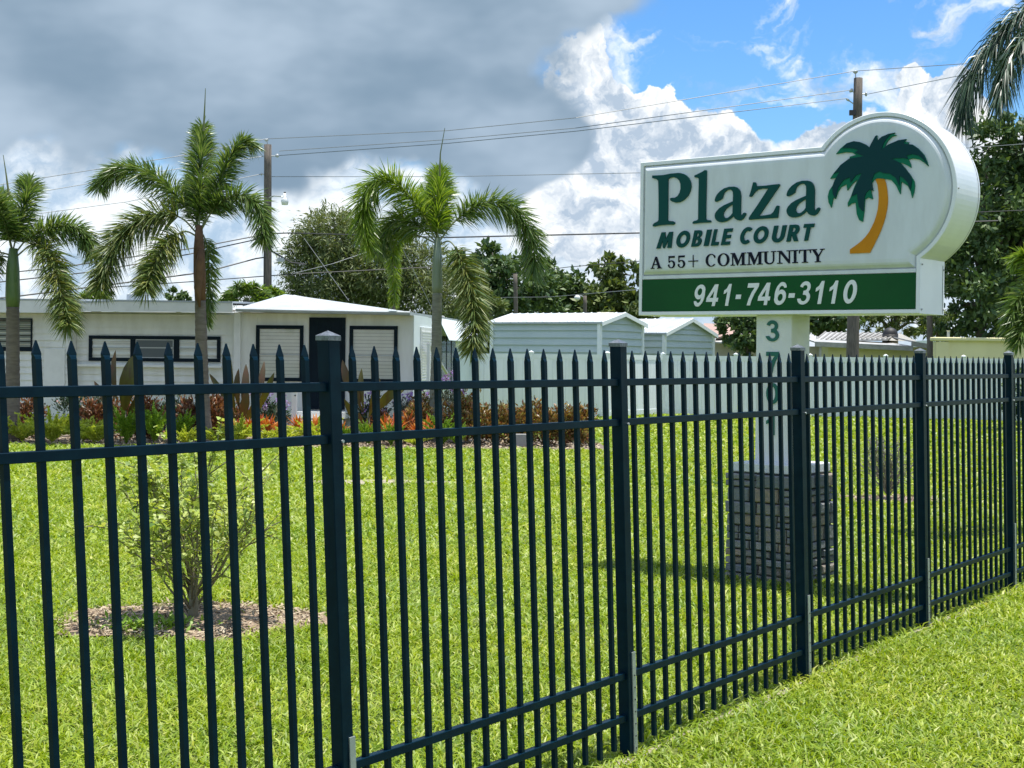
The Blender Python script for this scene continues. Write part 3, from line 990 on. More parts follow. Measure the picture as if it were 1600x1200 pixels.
kl = 1091 / 200.0
silhouette = [(148, 278), (185, 232), (240, 186), (300, 168), (350, 175), (400, 195), (435, 222), (455, 180), (485, 125), (498, 118), (502, 165), (540, 130), (600, 105), (652, 96), (640, 108), (665, 118), (625, 130), (590, 165), (562, 215), (600, 195), (680, 160), (748, 150), (735, 172), (770, 178), (760, 192), (800, 197), (850, 230), (900, 285), (925, 340), (935, 382), (905, 355), (860, 325), (800, 315), (765, 325), (785, 365), (790, 395), (760, 378), (720, 358), (695, 350), (740, 400), (785, 460), (815, 510), (820, 550), (812, 605), (797, 652), (785, 600), (760, 550), (705, 512), (697, 620), (685, 600), (660, 545), (620, 500), (570, 490), (500, 485), (470, 500), (455, 525), (458, 560), (468, 592), (445, 583), (462, 662), (420, 648), (395, 665), (388, 768), (375, 855), (345, 840), (325, 790), (315, 690), (280, 700), (250, 725), (248, 695), (275, 640), (300, 570), (335, 490), (290, 530), (245, 588), (238, 535), (190, 560), (165, 600), (145, 660), (125, 650), (108, 735), (85, 690), (78, 640), (90, 590), (120, 545), (155, 480), (98, 488), (130, 440), (190, 370), (265, 315), (265, 300), (320, 285), (285, 265), (230, 262)]
darkp = [(205, 228), (240, 188), (300, 169), (350, 176), (400, 196), (435, 223), (455, 181), (485, 126), (497, 119), (502, 166), (540, 131), (600, 106), (650, 97), (615, 112), (580, 150), (555, 190), (540, 238), (600, 196), (680, 161), (745, 151), (725, 190), (800, 198), (850, 231), (900, 286), (933, 380), (900, 330), (855, 290), (800, 280), (752, 290), (765, 320), (720, 312), (625, 318), (690, 351), (740, 401), (785, 461), (800, 500), (785, 585), (760, 520), (720, 478), (693, 465), (690, 550), (660, 480), (610, 445), (555, 440), (520, 425), (480, 445), (460, 490), (456, 525), (459, 560), (467, 590), (440, 580), (410, 605), (395, 640), (387, 766), (375, 763), (345, 725), (335, 660), (332, 615), (281, 640), (300, 591), (370, 440), (320, 460), (275, 520), (268, 475), (215, 500), (170, 560), (150, 640), (145, 655), (125, 620), (118, 560), (140, 500), (185, 425), (131, 446), (190, 371), (265, 316), (390, 297), (330, 275), (310, 265), (340, 248), (310, 232), (250, 226)]
trunk = [(482, 492), (515, 470), (556, 482), (572, 525), (582, 580), (588, 650), (587, 700), (580, 750), (568, 812), (550, 870), (528, 930), (500, 990), (470, 1052), (435, 1118), (265, 1125), (265, 1090), (330, 1045), (368, 1013), (400, 980), (428, 942), (450, 900), (472, 855), (490, 800), (502, 750), (508, 700), (510, 650), (508, 600), (500, 540)]
letter(traced(trunk, 1280, 190, kl), (), 'orange', 0.018, 0.030, 'palm_emblem_trunk')
letter(traced(silhouette, 1280, 190, kl), (), 'logogreen', 0.018, 0.034, 'palm_emblem_leaves')
letter(traced(darkp, 1280, 190, kl), (), 'logodark', 0.028, 0.040, 'palm_emblem_shade')

# pole
PW = -(TH - 0.30) / 2
s0, s1 = to_face(1181, 540, PW)[0], to_face(1236.5, 540, PW)[0]
HU = np.array([0.783, -0.622, 0])
HB = np.array([0.622, 0.783, 0])
pc = SO + SN * PW + SU * ((s0 + s1) / 2)
PHW = (s1 - s0) / 2
pc = np.array([pc[0], pc[1], 0]) + HB * PHW


def pol(x, y, z):
    return pc + HU * x + HB * y + np.array([0, 0, z])


pole_top = float(sgn((s0 + s1) / 2, 0, -TH / 2)[2]) + 0.01
MB().box(-PHW, PHW, -PHW, PHW, 0.9, pole_top, pol).build('pole', M['stucco'], sroot, bevel=0.006)
CAPZ = 0.93
MB().box(-0.285, 0.285, -0.285, 0.285, CAPZ - 0.075, CAPZ, pol).build('pedestal_cap', M['concrete'], sroot, bevel=0.008)
core = MB().box(-0.29, 0.29, -0.29, 0.29, -0.05, CAPZ - 0.078, pol).build('pedestal_core', M['mortar'], sroot)
zc, ci = -0.02, 0
while zc < CAPZ - 0.09:
    hh = random.choice([0.06, 0.07, 0.08, 0.095, 0.115])
    if CAPZ - 0.085 - (zc + hh) < 0.045:
        hh = CAPZ - 0.082 - zc
    for side in range(4):
        def fr(x, y, z, sd=side):
            c, s = [(1, 0), (0, 1), (-1, 0), (0, -1)][sd]
            return pol(c * x - s * y, s * x + c * y, z)
        ext = 0.328 if (ci + side) % 2 else 0.296
        x = -ext
        while x < ext - 0.01:
            w = random.uniform(0.11, 0.30)
            if ext - (x + w) < 0.08:
                w = ext - x
            y1 = -0.306 - random.uniform(0.0, 0.032)
            g_ = 0.005
            j = lambda a=0.005: random.uniform(-a, a)
            za, zb = zc + g_, zc + hh - g_
            # split tall stones now and then into two thin ones
            parts = [(za, zb)] if hh < 0.09 or random.random() < 0.8 else [(za, (za + zb) / 2 - 0.004), ((za + zb) / 2 + 0.004, zb)]
            for (q0, q1) in parts:
                xa, xb = x + g_, x + w - g_
                e = 0.012
                V = [(xa + j(), -0.26, q0), (xb + j(), -0.26, q0), (xb + j(), -0.26, q1), (xa + j(), -0.26, q1)]
                yy = y1 + j(0.006)
                V += [(xa + j(.003), yy + e, q0 + j(.003)), (xb + j(.003), yy + e, q0 + j(.003)), (xb + j(.003), yy + e, q1 + j(.003)), (xa + j(.003), yy + e, q1 + j(.003))]
                V += [(xa + e + j(), yy + j(), q0 + e * .8), (xb - e + j(), yy + j(), q0 + e * .8), (xb - e + j(), yy + j(), q1 - e * .8), (xa + e + j(), yy + j(), q1 - e * .8)]
                Fc = [(3, 2, 1, 0), (8, 9, 10, 11)]
                for b0 in (0, 4):
                    Fc += [(b0 + i, b0 + (i + 1) % 4, b0 + 4 + (i + 1) % 4, b0 + 4 + i) for i in range(4)]
                MB().add([fr(*q) for q in V], Fc).build('stone', M['stone'], sroot, recalc=True)
            x += w
    zc += hh
    ci += 1
# house number down the pole
NW = PW - 0.0


def put_digit(ch, x0, x1, y0, y1):
    gl_, hs = bold(ch)

    def f(q):
        a, zq = to_face(x0 + q[0] * (x1 - x0), y1 + (y0 - y1) * q[1], PW)
        return a, zq
    MB().prism([f(q) for q in gl_], sgn, PW + 0.001, PW + 0.008, [[f(q) for q in h] for h in hs]).build('house_number', M['logogreen'] if False else M['teal2'], sroot)


M['teal2'] = mat('number_green', (0.0, 0.115, 0.085), 0.4)
for i, ch in enumerate('3701'):
    y0 = 480 + (113 + 267 * i) / 5.4545
    put_digit(ch, 1170 + 151 / 5.4545, 1170 + 260 / 5.4545 - (3 if ch == '1' else 0), y0, y0 + 177 / 5.4545)


# ------------------------------------------------------------------ metal fence
froot = empty('metal_fence', (P1[0], P1[1], 0), 'dark blue black metal picket fence crossing the whole front of the lawn', 'fence')
LEAN = -0.064


def fen(t, nrm, z, lean=True):
    """t along the fence from post 1, nrm towards the street, z height"""
    p = P1 + FD * (t + (LEAN * (z - 1.64) if lean else 0)) + FN * nrm
    return np.array([p[0], p[1], z])


NPAN = 8
for i in range(-1, NPAN):
    t = i * SPAN
    g0 = float(ground_z(*(P1 + FD * (t + 0.1)))) - 0.04
    pw = 0.028
    po = MB().box(-pw, pw, -pw, pw, g0, 1.80, lambda x, y, z, t=t: fen(t + x, y, z)).build('post', M['fence'], froot, bevel=0.003)
    b = MB().box(-0.0305, 0.0305, -0.0305, 0.0305, 1.798, 1.814, lambda x, y, z, t=t: fen(t + x, y, z))
    b.add([fen(t - .031, -.031, 1.8142), fen(t + .031, -.031, 1.8142), fen(t + .031, .031, 1.8142), fen(t - .031, .031, 1.8142), fen(t, 0, 1.832)], [(0, 1, 4), (1, 2, 4), (2, 3, 4), (3, 0, 4)])
    cp_ = b.build('post_cap', M['cap'], po)
    # perforated strap on the street side of the post
    h = 0.42 + 0.1 * random.random()
    stp = MB().box(0.002, 0.030, pw + 0.001, pw + 0.006, g0, h, lambda x, y, z, t=t: fen(t + x, y, z)).build('strap', M['galv'], po)
    hb = MB()
    for q in range(7):
        zq = g0 + 0.08 + q * 0.055
        c = fen(t + 0.016, pw + 0.006, zq)
        nn = np.array([FN[0], FN[1], 0])
        hb.tube([c, c + nn * 0.003], 0.0035, 6)
    hb.build('bolt', M['bolt'], po)
    c = fen(t + 0.022, pw, 1.455)
    MB().tube([c, c + np.array([FN[0], FN[1], 0]) * 0.006], 0.006, 6).build('screw', M['galv'], po)
    if i == NPAN - 1:
        break
    for zr in (1.640, 1.462, 0.325, 0.135):
        MB().box(pw + .001, SPAN - pw - .001, -0.0145, 0.0145, zr - 0.0155, zr + 0.0155,
                 lambda x, y, z, t=t: fen(t + x, y, z)).build('rail', M['fence'], froot, bevel=0.002)
    for k_ in range(1, 16):
        tp = t + SPAN * k_ / 16.0
        hw = 0.0098
        gz_ = float(ground_z(*(P1 + FD * (tp + 0.1)))) + random.uniform(0.035, 0.05)
        zt = 1.742
        b = MB()
        fr = lambda x, y, z, tp=tp: fen(tp + x, y, z)
        # square tube pressed to a spear: shaft, pinched shoulder, flat point
        rings = [(gz_, hw, hw), (zt - 0.012, hw, hw), (zt - 0.005, hw * 1.08, hw * .72), (zt, hw * 1.36, hw * 0.45), (zt + 0.004, hw * 1.38, hw * 0.45), (zt + 0.040, hw * 0.16, hw * 0.2)]
        V, Fc = [], []
        for (z, a, c) in rings:
            V += [fr(-a, -c, z), fr(a, -c, z), fr(a, c, z), fr(-a, c, z)]
        for r in range(len(rings) - 1):
            for e in range(4):
                Fc.append((r * 4 + e, r * 4 + (e + 1) % 4, r * 4 + 4 + (e + 1) % 4, r * 4 + 4 + e))
        Fc += [(3, 2, 1, 0), tuple(len(V) - 4 + e for e in range(4))]
        b.add(V, Fc)
        b.build('picket', M['fence'], froot)


# ------------------------------------------------------------------ mobile home
HR = R(7.0)
E1 = np.array([-math.cos(HR), math.sin(HR), 0])     # along the front, to the left
E2 = np.array([math.sin(HR), math.cos(HR), 0])      # away from the lawn
H0 = at(645, 560, 31.0)
H0 = np.array([H0[0], H0[1], 0])


def hs_(a, b_, z):
    return H0 + E1 * a + E2 * b_ + np.array([0, 0, z])


def front(px, py, b_=0.0):
    """a, z of the front wall (offset b_) behind picture point"""
    d = ray(px, py)
    o = H0 + E2 * b_ - CAM
    k_ = E2.dot(o) / E2.dot(d)
    p = CAM + d * k_ - H0
    return float(p.dot(E1)), float(p[2])


home = empty('mobile_home', H0, 'white mobile home with black trimmed windows and a black front door', 'mobile home')


def hbox(name, a0, a1, b0, b1, z0, z1, m, parent=None, bevel=0.0):
    return MB().box(a0, a1, b0, b1, z0, z1, hs_).build(name, M[m], parent or home, bevel=bevel)


aR = front(643, 560)[0]
aM = front(371, 560)[0]
aL = front(112, 560)[0]
aLL = 14.0
zE = front(500, 489)[1]
hbox('wall', 0.0, aM, 0.0, 6.0, 0.35, zE - 0.02, 'siding')
hbox('skirt', 0.05, aM, 0.06, 5.9, -0.02, 0.345, 'trimw')
hbox('end_wall', -0.02, -0.002, 0.0, 9.0, 0.0, zE - 0.03, 'sidewhite')
hbox('rear_block', 0.0, 8.6, 6.05, 9.0, 0.0, zE - 0.05, 'sidewhite')
bC = 0.12
hbox('wall', aM + 0.002, aL, bC, 6.0, 0.0, zE, 'siding')
hbox('wall', aL + 0.002, aLL, -0.05, 6.0, 0.0, zE, 'siding')
# corner trim columns and the downpipe box
hbox('corner_trim', aM - 0.08, aM + 0.07, -0.06, 0.115, 0.3, zE - 0.0, 'trimw')
hbox('corner_trim', aL - 0.06, aL + 0.06, -0.12, 0.10, 0.3, zE - 0.0, 'trimw')
q0, q1 = front(104, 545), front(72, 545)
hbox('wall_panel', q0[0], q1[0], -0.09, -0.052, 0.3, q0[1], 'trimw')


# lapped boards of the middle and left sections
def boards(a0, a1, bf, z0, z1, step):
    z = z0
    while z < z1 - 0.02:
        zz_ = min(z + step, z1)
        V = [hs_(a0, bf - 0.028, z), hs_(a1, bf - 0.028, z), hs_(a1, bf - 0.003, zz_), hs_(a0, bf - 0.003, zz_), hs_(a0, bf + 0.01, z), hs_(a1, bf + 0.01, z), hs_(a1, bf + 0.01, zz_), hs_(a0, bf + 0.01, zz_)]
        MB().add(V, [(0, 1, 2, 3), (4, 7, 6, 5), (0, 4, 5, 1), (3, 2, 6, 7), (0, 3, 7, 4), (1, 5, 6, 2)]).build('siding_board', M['siding'], home)
        z = zz_


boards(aM + 0.075, aL - 0.065, bC, 0.36, zE - 0.02, 0.150)
boards(aL + 0.065, aLL, -0.05, 0.36, zE - 0.02, 0.150)
for k_ in range(1, 9):            # faint grooves between the sheets of the front room
    a = aM * k_ / 9.0
    hbox('wall_batten', a - 0.012, a + 0.012, -0.008, 0.004, 0.36, zE - 0.03, 'siding')
# ledge below the middle window
l0, l1 = front(118, 569), front(345, 575)
hbox('window_ledge', l1[0], l0[0], bC - 0.12, bC - 0.016, l1[1], l0[1], 'trimw')


def window(x0, y0, x1, y1, b_, fw=0.078, sash=True, blind='blind', slats=14, mull=(), split=None):
    a1, z1 = front(x0, y0, b_)
    a0, z0 = front(x1, y1, b_)
    b = MB()
    b.box(a0, a1, b_ - 0.05, b_ - 0.018, z1 - fw, z1, hs_)
    b.box(a0, a1, b_ - 0.05, b_ - 0.018, z0, z0 + fw, hs_)
    b.box(a0, a0 + fw, b_ - 0.05, b_ - 0.018, z0 + fw + .001, z1 - fw - .001, hs_)
    b.box(a1 - fw, a1, b_ - 0.05, b_ - 0.018, z0 + fw + .001, z1 - fw - .001, hs_)
    for mx in mull:
        am = front(mx, y0, b_)[0]
        b.box(am - 0.06, am + 0.06, b_ - 0.05, b_ - 0.018, z0 + fw + .001, z1 - fw - .001, hs_)
    win = b.build('window', M['navy'], home)
    i0, i1, k0, k1 = a0 + fw, a1 - fw, z0 + fw, z1 - fw
    MB().add([hs_(i1, b_ - 0.026, k0), hs_(i0, b_ - 0.026, k0), hs_(i0, b_ - 0.026, k1), hs_(i1, b_ - 0.026, k1)], [(0, 1, 2, 3)]).build('pane', M['glass'], win, recalc=False)
    if blind:
        bb = MB()
        for i in range(slats):
            za, zb = k0 + (k1 - k0) * i / slats, k0 + (k1 - k0) * (i + 0.93) / slats
            bb.add([hs_(i0, b_ - 0.020, za), hs_(i1, b_ - 0.020, za), hs_(i1, b_ - 0.0165, zb), hs_(i0, b_ - 0.0165, zb)], [(0, 1, 2, 3)])
        bb.build('blind', M[blind], win, recalc=False)
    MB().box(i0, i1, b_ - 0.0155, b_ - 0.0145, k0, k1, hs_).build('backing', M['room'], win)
    if sash:
        zs = k0 + (k1 - k0) * (split if split else 0.47)
        MB().box(i0, i1, b_ - 0.040, b_ - 0.028, zs - 0.012, zs + 0.012, hs_).build('sash_rail', M['alu'], win)
    return win, (i0, i1, k0, k1)


window(401, 508, 474, 596, 0.0)
window(547, 509, 621, 598, 0.0)
win, (i0, i1, k0, k1) = window(140, 524, 345, 566, bC, mull=(209, 277), slats=9, split=0.55)
# darker insect screen over the middle light
s0_, s1_ = front(271, 530, bC)[0], front(214, 530, bC)[0]
MB().box(s0_, s1_, bC - 0.036, bC - 0.032, k0 + .02, k1 - .02, hs_).build('insect_screen', mat('insect_screen', (0.10, 0.12, 0.13), 0.7), win)
fb = MB()
for (x0, x1, z0, z1) in ((s0_ - .02, s1_ + .02, k1 - .02, k1), (s0_ - .02, s1_ + .02, k0, k0 + .02), (s0_ - .02, s0_, k0 + .021, k1 - .021), (s1_, s1_ + .02, k0 + .021, k1 - .021)):
    fb.box(x0, x1, bC - 0.040, bC - 0.030, z0, z1, hs_)
fb.build('screen_frame', M['alu'], win)
# louvred window of the left wing
a1, z1 = front(-25, 497, -0.05)
a0, z0 = front(51, 549, -0.05)
lw = MB()
lw.box(a0, a1, -0.10, -0.068, z0, z0 + 0.09, hs_).box(a0, a1, -0.10, -0.068, z1 - 0.035, z1, hs_).box(a0, a0 + .03, -0.10, -0.068, z0 + .091, z1 - .036, hs_).box(a1 - .03, a1, -0.10, -0.068, z0 + .091, z1 - .036, hs_)
lwin = lw.build('window', M['navy'], home)
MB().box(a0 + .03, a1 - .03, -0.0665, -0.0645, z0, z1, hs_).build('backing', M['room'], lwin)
for i in range(9):
    z = z0 + 0.10 + (z1 - z0 - 0.15) * i / 9
    MB().add([hs_(a0 + .03, -0.105, z), hs_(a1 - .03, -0.105, z), hs_(a1 - .03, -0.07, z + .045), hs_(a0 + .03, -0.07, z + .045)], [(0, 1, 2, 3)]).build('louvre', mat('louvre_glass', (0.30, 0.32, 0.26), 0.2) if i == 0 else bpy.data.materials['louvre_glass'], lwin, recalc=False)
# front door and steps
a1, z1 = front(484, 496)
a0, z0 = front(539, 640)
dr = hbox('door', a0, a1, -0.045, -0.012, z0, z1, 'navy')
for i in range(3):
    w = (a1 - a0) / 3
    MB().box(a0 + w * i + .06, a0 + w * (i + 1) - .06, -0.056, -0.046, z0 + .25, z1 - .2, hs_).build('door_panel', M['navy'], dr)
hbox('door_step', a0 - .15, a1 + .1, -0.75, -0.06, z0 - 0.17, z0 - 0.03, 'trimw')
hbox('door_step', a0 - .15, a1 + .1, -1.05, -0.76, 0.0, z0 - 0.2, 'trimw')


# roofs
def slab(name, P, th, m):
    """roof sheet from a quad / triangle of top points, th thick"""
    n = len(P)
    V = [np.array(p) for p in P] + [np.array(p) - np.array([0, 0, th]) for p in P]
    Fc = [tuple(range(n)), tuple(range(2 * n - 1, n - 1, -1))] + [(i, (i + 1) % n, n + (i + 1) % n, n + i) for i in range(n)]
    return MB().add(V, Fc).build(name, M[m], home)


ov = -0.42
eL, eR = front(372, 482, ov), front(641, 487.5, ov)
A0 = hs_(eL[0] + 0.05, ov, eL[1])
A1 = hs_(eR[0] - 0.0, ov, eR[1])
apx = front(446, 459.5, 3.4)
AP = hs_(apx[0], 3.4, apx[1])
BR_ = hs_(eR[0] - 0.02, 9.1, eR[1] + 0.02)
BL_ = hs_(eL[0] + 0.3, 6.2, eL[1] + 0.25)
slab('roof', [A0, A1, AP], 0.07, 'roofw')
slab('roof', [A1, BR_, hs_(apx[0], 8.5, apx[1]), AP], 0.07, 'roofw')
slab('roof', [A0, AP, hs_(apx[0], 8.5, apx[1]), BL_], 0.07, 'roofw')
# ribs along the front roof slope
for i in range(1, 6):
    t = i / 6.0
    pA = np.array(A0) + (np.array(A1) - np.array(A0)) * t
    pB = pA + (np.array(AP) - pA) * 0.9
    MB().tube([pA + np.array([0, 0, .004]), pB + np.array([0, 0, .004])], 0.014, 4).build('roof_rib', M['trimw'], home)
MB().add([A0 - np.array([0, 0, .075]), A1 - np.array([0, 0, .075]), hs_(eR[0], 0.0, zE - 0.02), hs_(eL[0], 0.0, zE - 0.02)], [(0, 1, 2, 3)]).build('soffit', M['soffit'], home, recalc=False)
gz0, gz1 = np.array(A0) + np.array([0, 0, -0.02]), np.array(A1) + np.array([0, 0, -0.02])
MB().tube([gz0, gz1], 0.035, 6).build('eave_roll', M['roofw'], home)
# middle roof with its deep fascia
f0, f1 = front(118, 470, -0.35), front(362, 488, -0.35)
hbox('fascia', f1[0] - .02, f0[0], -0.38, -0.34, f1[1], f0[1], 'trimw')
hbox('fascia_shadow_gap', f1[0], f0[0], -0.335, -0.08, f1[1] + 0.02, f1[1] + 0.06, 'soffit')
slab('roof', [hs_(f1[0] - .02, -0.39, f0[1] + .005), hs_(f0[0] - 1.0, -0.39, f0[1] + .03), hs_(f0[0], -0.39, f0[1] - .02), hs_(f0[0], 6, f0[1] + .18), hs_(f1[0] - .02, 6, f0[1] + .18)], 0.04, 'roofw')
g0_, g1_ = front(112, 489, -0.45), front(-30, 467, -0.45)
hbox('fascia', g0_[0], aLL, -0.47, -0.43, g0_[1], g1_[1], 'trimw')
slab('roof', [hs_(g0_[0] - .1, -0.48, g1_[1] + .01), hs_(aLL, -0.48, g1_[1] + .01), hs_(aLL, 6, g1_[1] + .2), hs_(g0_[0] - .1, 6, g1_[1] + .2)], 0.04, 'roofw')
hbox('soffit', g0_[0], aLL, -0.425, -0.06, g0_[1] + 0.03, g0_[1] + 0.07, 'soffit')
v0, v1 = front(197, 468, 3.0), front(221, 458, 3.0)
hbox('roof_vent', v1[0], v0[0], 3.0, 3.5, v0[1] - 0.15, v1[1], 'roofw', bevel=0.03)
# right end: awning, dark side windows, louvred shutter and handrail


def end(px, py):
    d = ray(px, py)
    o = H0 - CAM
    k_ = E1.dot(o) / E1.dot(d)
    p = CAM + d * k_ - H0
    return float(p.dot(E2)), float(p[2])


w0, w1 = end(687, 525), end(709, 606)
for i in range(3):
    b0 = w0[0] + (w1[0] - w0[0]) * i / 3
    b1 = w0[0] + (w1[0] - w0[0]) * (i + 1) / 3 - 0.06
    w = hbox('side_window', -0.05, -0.022, b0, b1, w1[1], w0[1], 'navy')
    MB().box(-0.055, -0.051, b0 + .06, b1 - .06, w1[1] + .08, w0[1] - .08, hs_).build('pane', M['glass'], w)
t0 = end(684, 497)
b0, b1 = w0[0] - 0.3, 9.0
for i in range(5):
    z = t0[1] - 0.10 * i
    V = [hs_(-0.03 - .05 * i, b0, z), hs_(-0.03 - .05 * i, b1, z), hs_(-0.085 - .05 * i, b1, z - .115), hs_(-0.085 - .05 * i, b0, z - .115)]
    V += [q - np.array([0, 0, .02]) for q in V]
    MB().add(V, [(0, 1, 2, 3), (7, 6, 5, 4), (0, 4, 5, 1), (1, 5, 6, 2), (2, 6, 7, 3), (3, 7, 4, 0)]).build('awning_slat', M['sidewhite'], home)
s0e, s1e = end(655, 511), end(671, 612)
sb = hbox('shutter', -0.05, -0.022, s0e[0], s1e[0] + .5, s1e[1], s0e[1], 'trimw')
for i in range(22):
    z = s1e[1] + .04 + (s0e[1] - s1e[1] - .1) * i / 22
    MB().box(-0.068, -0.051, s0e[0] + .05, s1e[0] + .45, z, z + .03, hs_).build('slat', M['trimw'], sb)
h0, h1 = end(652, 537), end(682, 584)
MB().tube([hs_(-0.25, h0[0], h0[1]), hs_(-0.25, h1[0], h1[1])], 0.045, 6).build('handrail', M['alu'], home)
hbox('handrail_post', -0.29, -0.22, h0[0] - .03, h0[0] + .04, 0.0, h0[1], 'trimw')
ac0 = at(744, 523, 39)
ac = MB().box(ac0[0], ac0[0] + 0.30, 38.9, 39.5, ac0[2] - 0.34, ac0[2]).build('air_conditioner', M['trimw'], home)
for i in range(2):
    MB().box(ac0[0] + .02 + .10 * i, ac0[0] + .10 + .10 * i, 38.885, 38.899, ac0[2] - .30, ac0[2] - .04).build('grille', M['alu'], ac)
MB().box(ac0[0] - .02, ac0[0] + .1, 39.05, 39.2, 0, ac0[2] - .345).build('bracket_post', M['trimw'], home)
MB().box(at(729, 530, 40)[0], at(745, 530, 40)[0], 39.6, 40.5, 0, at(729, 512, 40)[2]).build('rear_wall', M['sidewhite'], home)
MB().box(at(731, 530, 39.5)[0], at(740, 530, 39.5)[0], 39.5, 39.59, at(731, 557, 39.5)[2], at(731, 528, 39.5)[2]).build('rear_window', M['navy'], home)


# ------------------------------------------------------------------ sheds
def shed(label, K, alpha, L, W, zE_, zA, nb, pitch, seams):
    l = np.array([-math.cos(alpha), math.sin(alpha), 0])
    g = np.array([math.sin(alpha), math.cos(alpha), 0])
    K = np.array([K[0], K[1], 0.0])
    fr = lambda x, y, z: K + l * x + g * y + np.array([0, 0, z])
    root = empty('storage_shed', K, label, 'shed')
    MB().box(0.02, L - .02, 0.02, W - .02, 0, zE_ - 0.02, fr).build('wall', M['shed'], root)
    st = (zE_ - 0.05) / nb
    for i in range(nb):
        z = i * st
        for nm in (0, 1):
            if nm == 0:
                V = [fr(0.06, -0.05, z), fr(L - .06, -0.05, z), fr(L - .06, 0.004, z + st), fr(0.06, 0.004, z + st), fr(.06, .019, z), fr(L - .06, .019, z), fr(L - .06, .019, z + st), fr(.06, .019, z + st)]
            else:
                V = [fr(-0.05, 0.06, z), fr(-0.05, W - .06, z), fr(0.004, W - .06, z + st), fr(0.004, 0.06, z + st), fr(.019, .06, z), fr(.019, W - .06, z), fr(.019, W - .06, z + st), fr(.019, .06, z + st)]
            MB().add(V, [(0, 1, 2, 3), (4, 7, 6, 5), (0, 4, 5, 1), (3, 2, 6, 7), (0, 3, 7, 4), (1, 5, 6, 2)]).build('siding_panel', M['shed'], root)
    # gable boards
    ng = max(2, int((zA - zE_) / st) + 1)
    for i in range(ng):
        z0 = zE_ - .05 + (zA - zE_) * i / ng
        z1 = zE_ - .05 + (zA - zE_) * (i + 1) / ng
        y0, y1 = W / 2 * i / ng, W / 2 * (i + 1) / ng
        V = [fr(-.050, y0 + .05, z0), fr(-.050, W - y0 - .05, z0), fr(0.004, W - y1 - .03, z1), fr(0.004, y1 + .03, z1)]
        V += [q + l * 0.05 for q in V]
        MB().add(V, [(0, 1, 2, 3), (7, 6, 5, 4), (0, 4, 5, 1), (1, 5, 6, 2), (2, 6, 7, 3), (3, 7, 4, 0)]).build('gable_panel', M['shed'], root)
    for (x, y) in ((0, 0), (L, 0), (0, W)):
        MB().box(x - .07, x + .05, y - .07, y + .05, 0, zE_ - .03, fr).build('corner_trim', M['vinylpost'], root)
    ro = 0.14
    for sgn_ in (0, 1):
        y0, y1 = (-0.12, W / 2) if sgn_ == 0 else (W + 0.12, W / 2)
        V = [fr(-ro, y0, zE_ - .02), fr(L + ro, y0, zE_ - .02), fr(L + ro, y1, zA), fr(-ro, y1, zA)]
        V += [q - np.array([0, 0, .06]) for q in V]
        rf = MB().add(V, [(0, 1, 2, 3), (7, 6, 5, 4), (0, 4, 5, 1), (1, 5, 6, 2), (2, 6, 7, 3), (3, 7, 4, 0)]).build('roof', M['roofw'], root)
        sm = MB()
        for i in range(seams + 1):
            x = -ro + (L + 2 * ro) * i / seams
            sm.tube([fr(x, y0, zE_ - .015), fr(x, y1, zA + .004)], 0.018, 4)
        sm.build('roof_seams', M['vinylpost'], rf)
        # barge board on the gable
        q0, q1 = fr(-ro - .005, y0, zE_ - .02), fr(-ro - .005, y1, zA)
        V = [q0, q1, q1 - np.array([0, 0, .13]), q0 - np.array([0, 0, .13])]
        V += [q - l * .03 for q in V]
        MB().add(V, [(0, 1, 2, 3), (7, 6, 5, 4), (0, 4, 5, 1), (1, 5, 6, 2), (2, 6, 7, 3), (3, 7, 4, 0)]).build('barge_board', M['vinylpost'], root)
    return root


K1 = at(937, 502, 45.5)
shed('larger pale green metal shed with a white ribbed roof behind the vinyl fence', K1, R(31), 4.05, 3.1, K1[2], at(977, 488, 46.5)[2], 12, .25, 14)
K2 = at(1038, 519, 50)
shed('smaller pale green gabled shed right behind the larger shed', K2, R(36), 3.6, 3.6, K2[2], at(1079, 497, 51)[2], 11, .25, 10)
c = at(948, 487, 49)
rc = tag(MB().box(c[0] - .34, c[0] + .34, 49.5, 50.2, 2.2, c[2]).build('water_tank', mat('cream_tank', (0.55, 0.50, 0.34), 0.7), bevel=0.06), 'small cream box topping out behind the larger shed roof', 'tank')


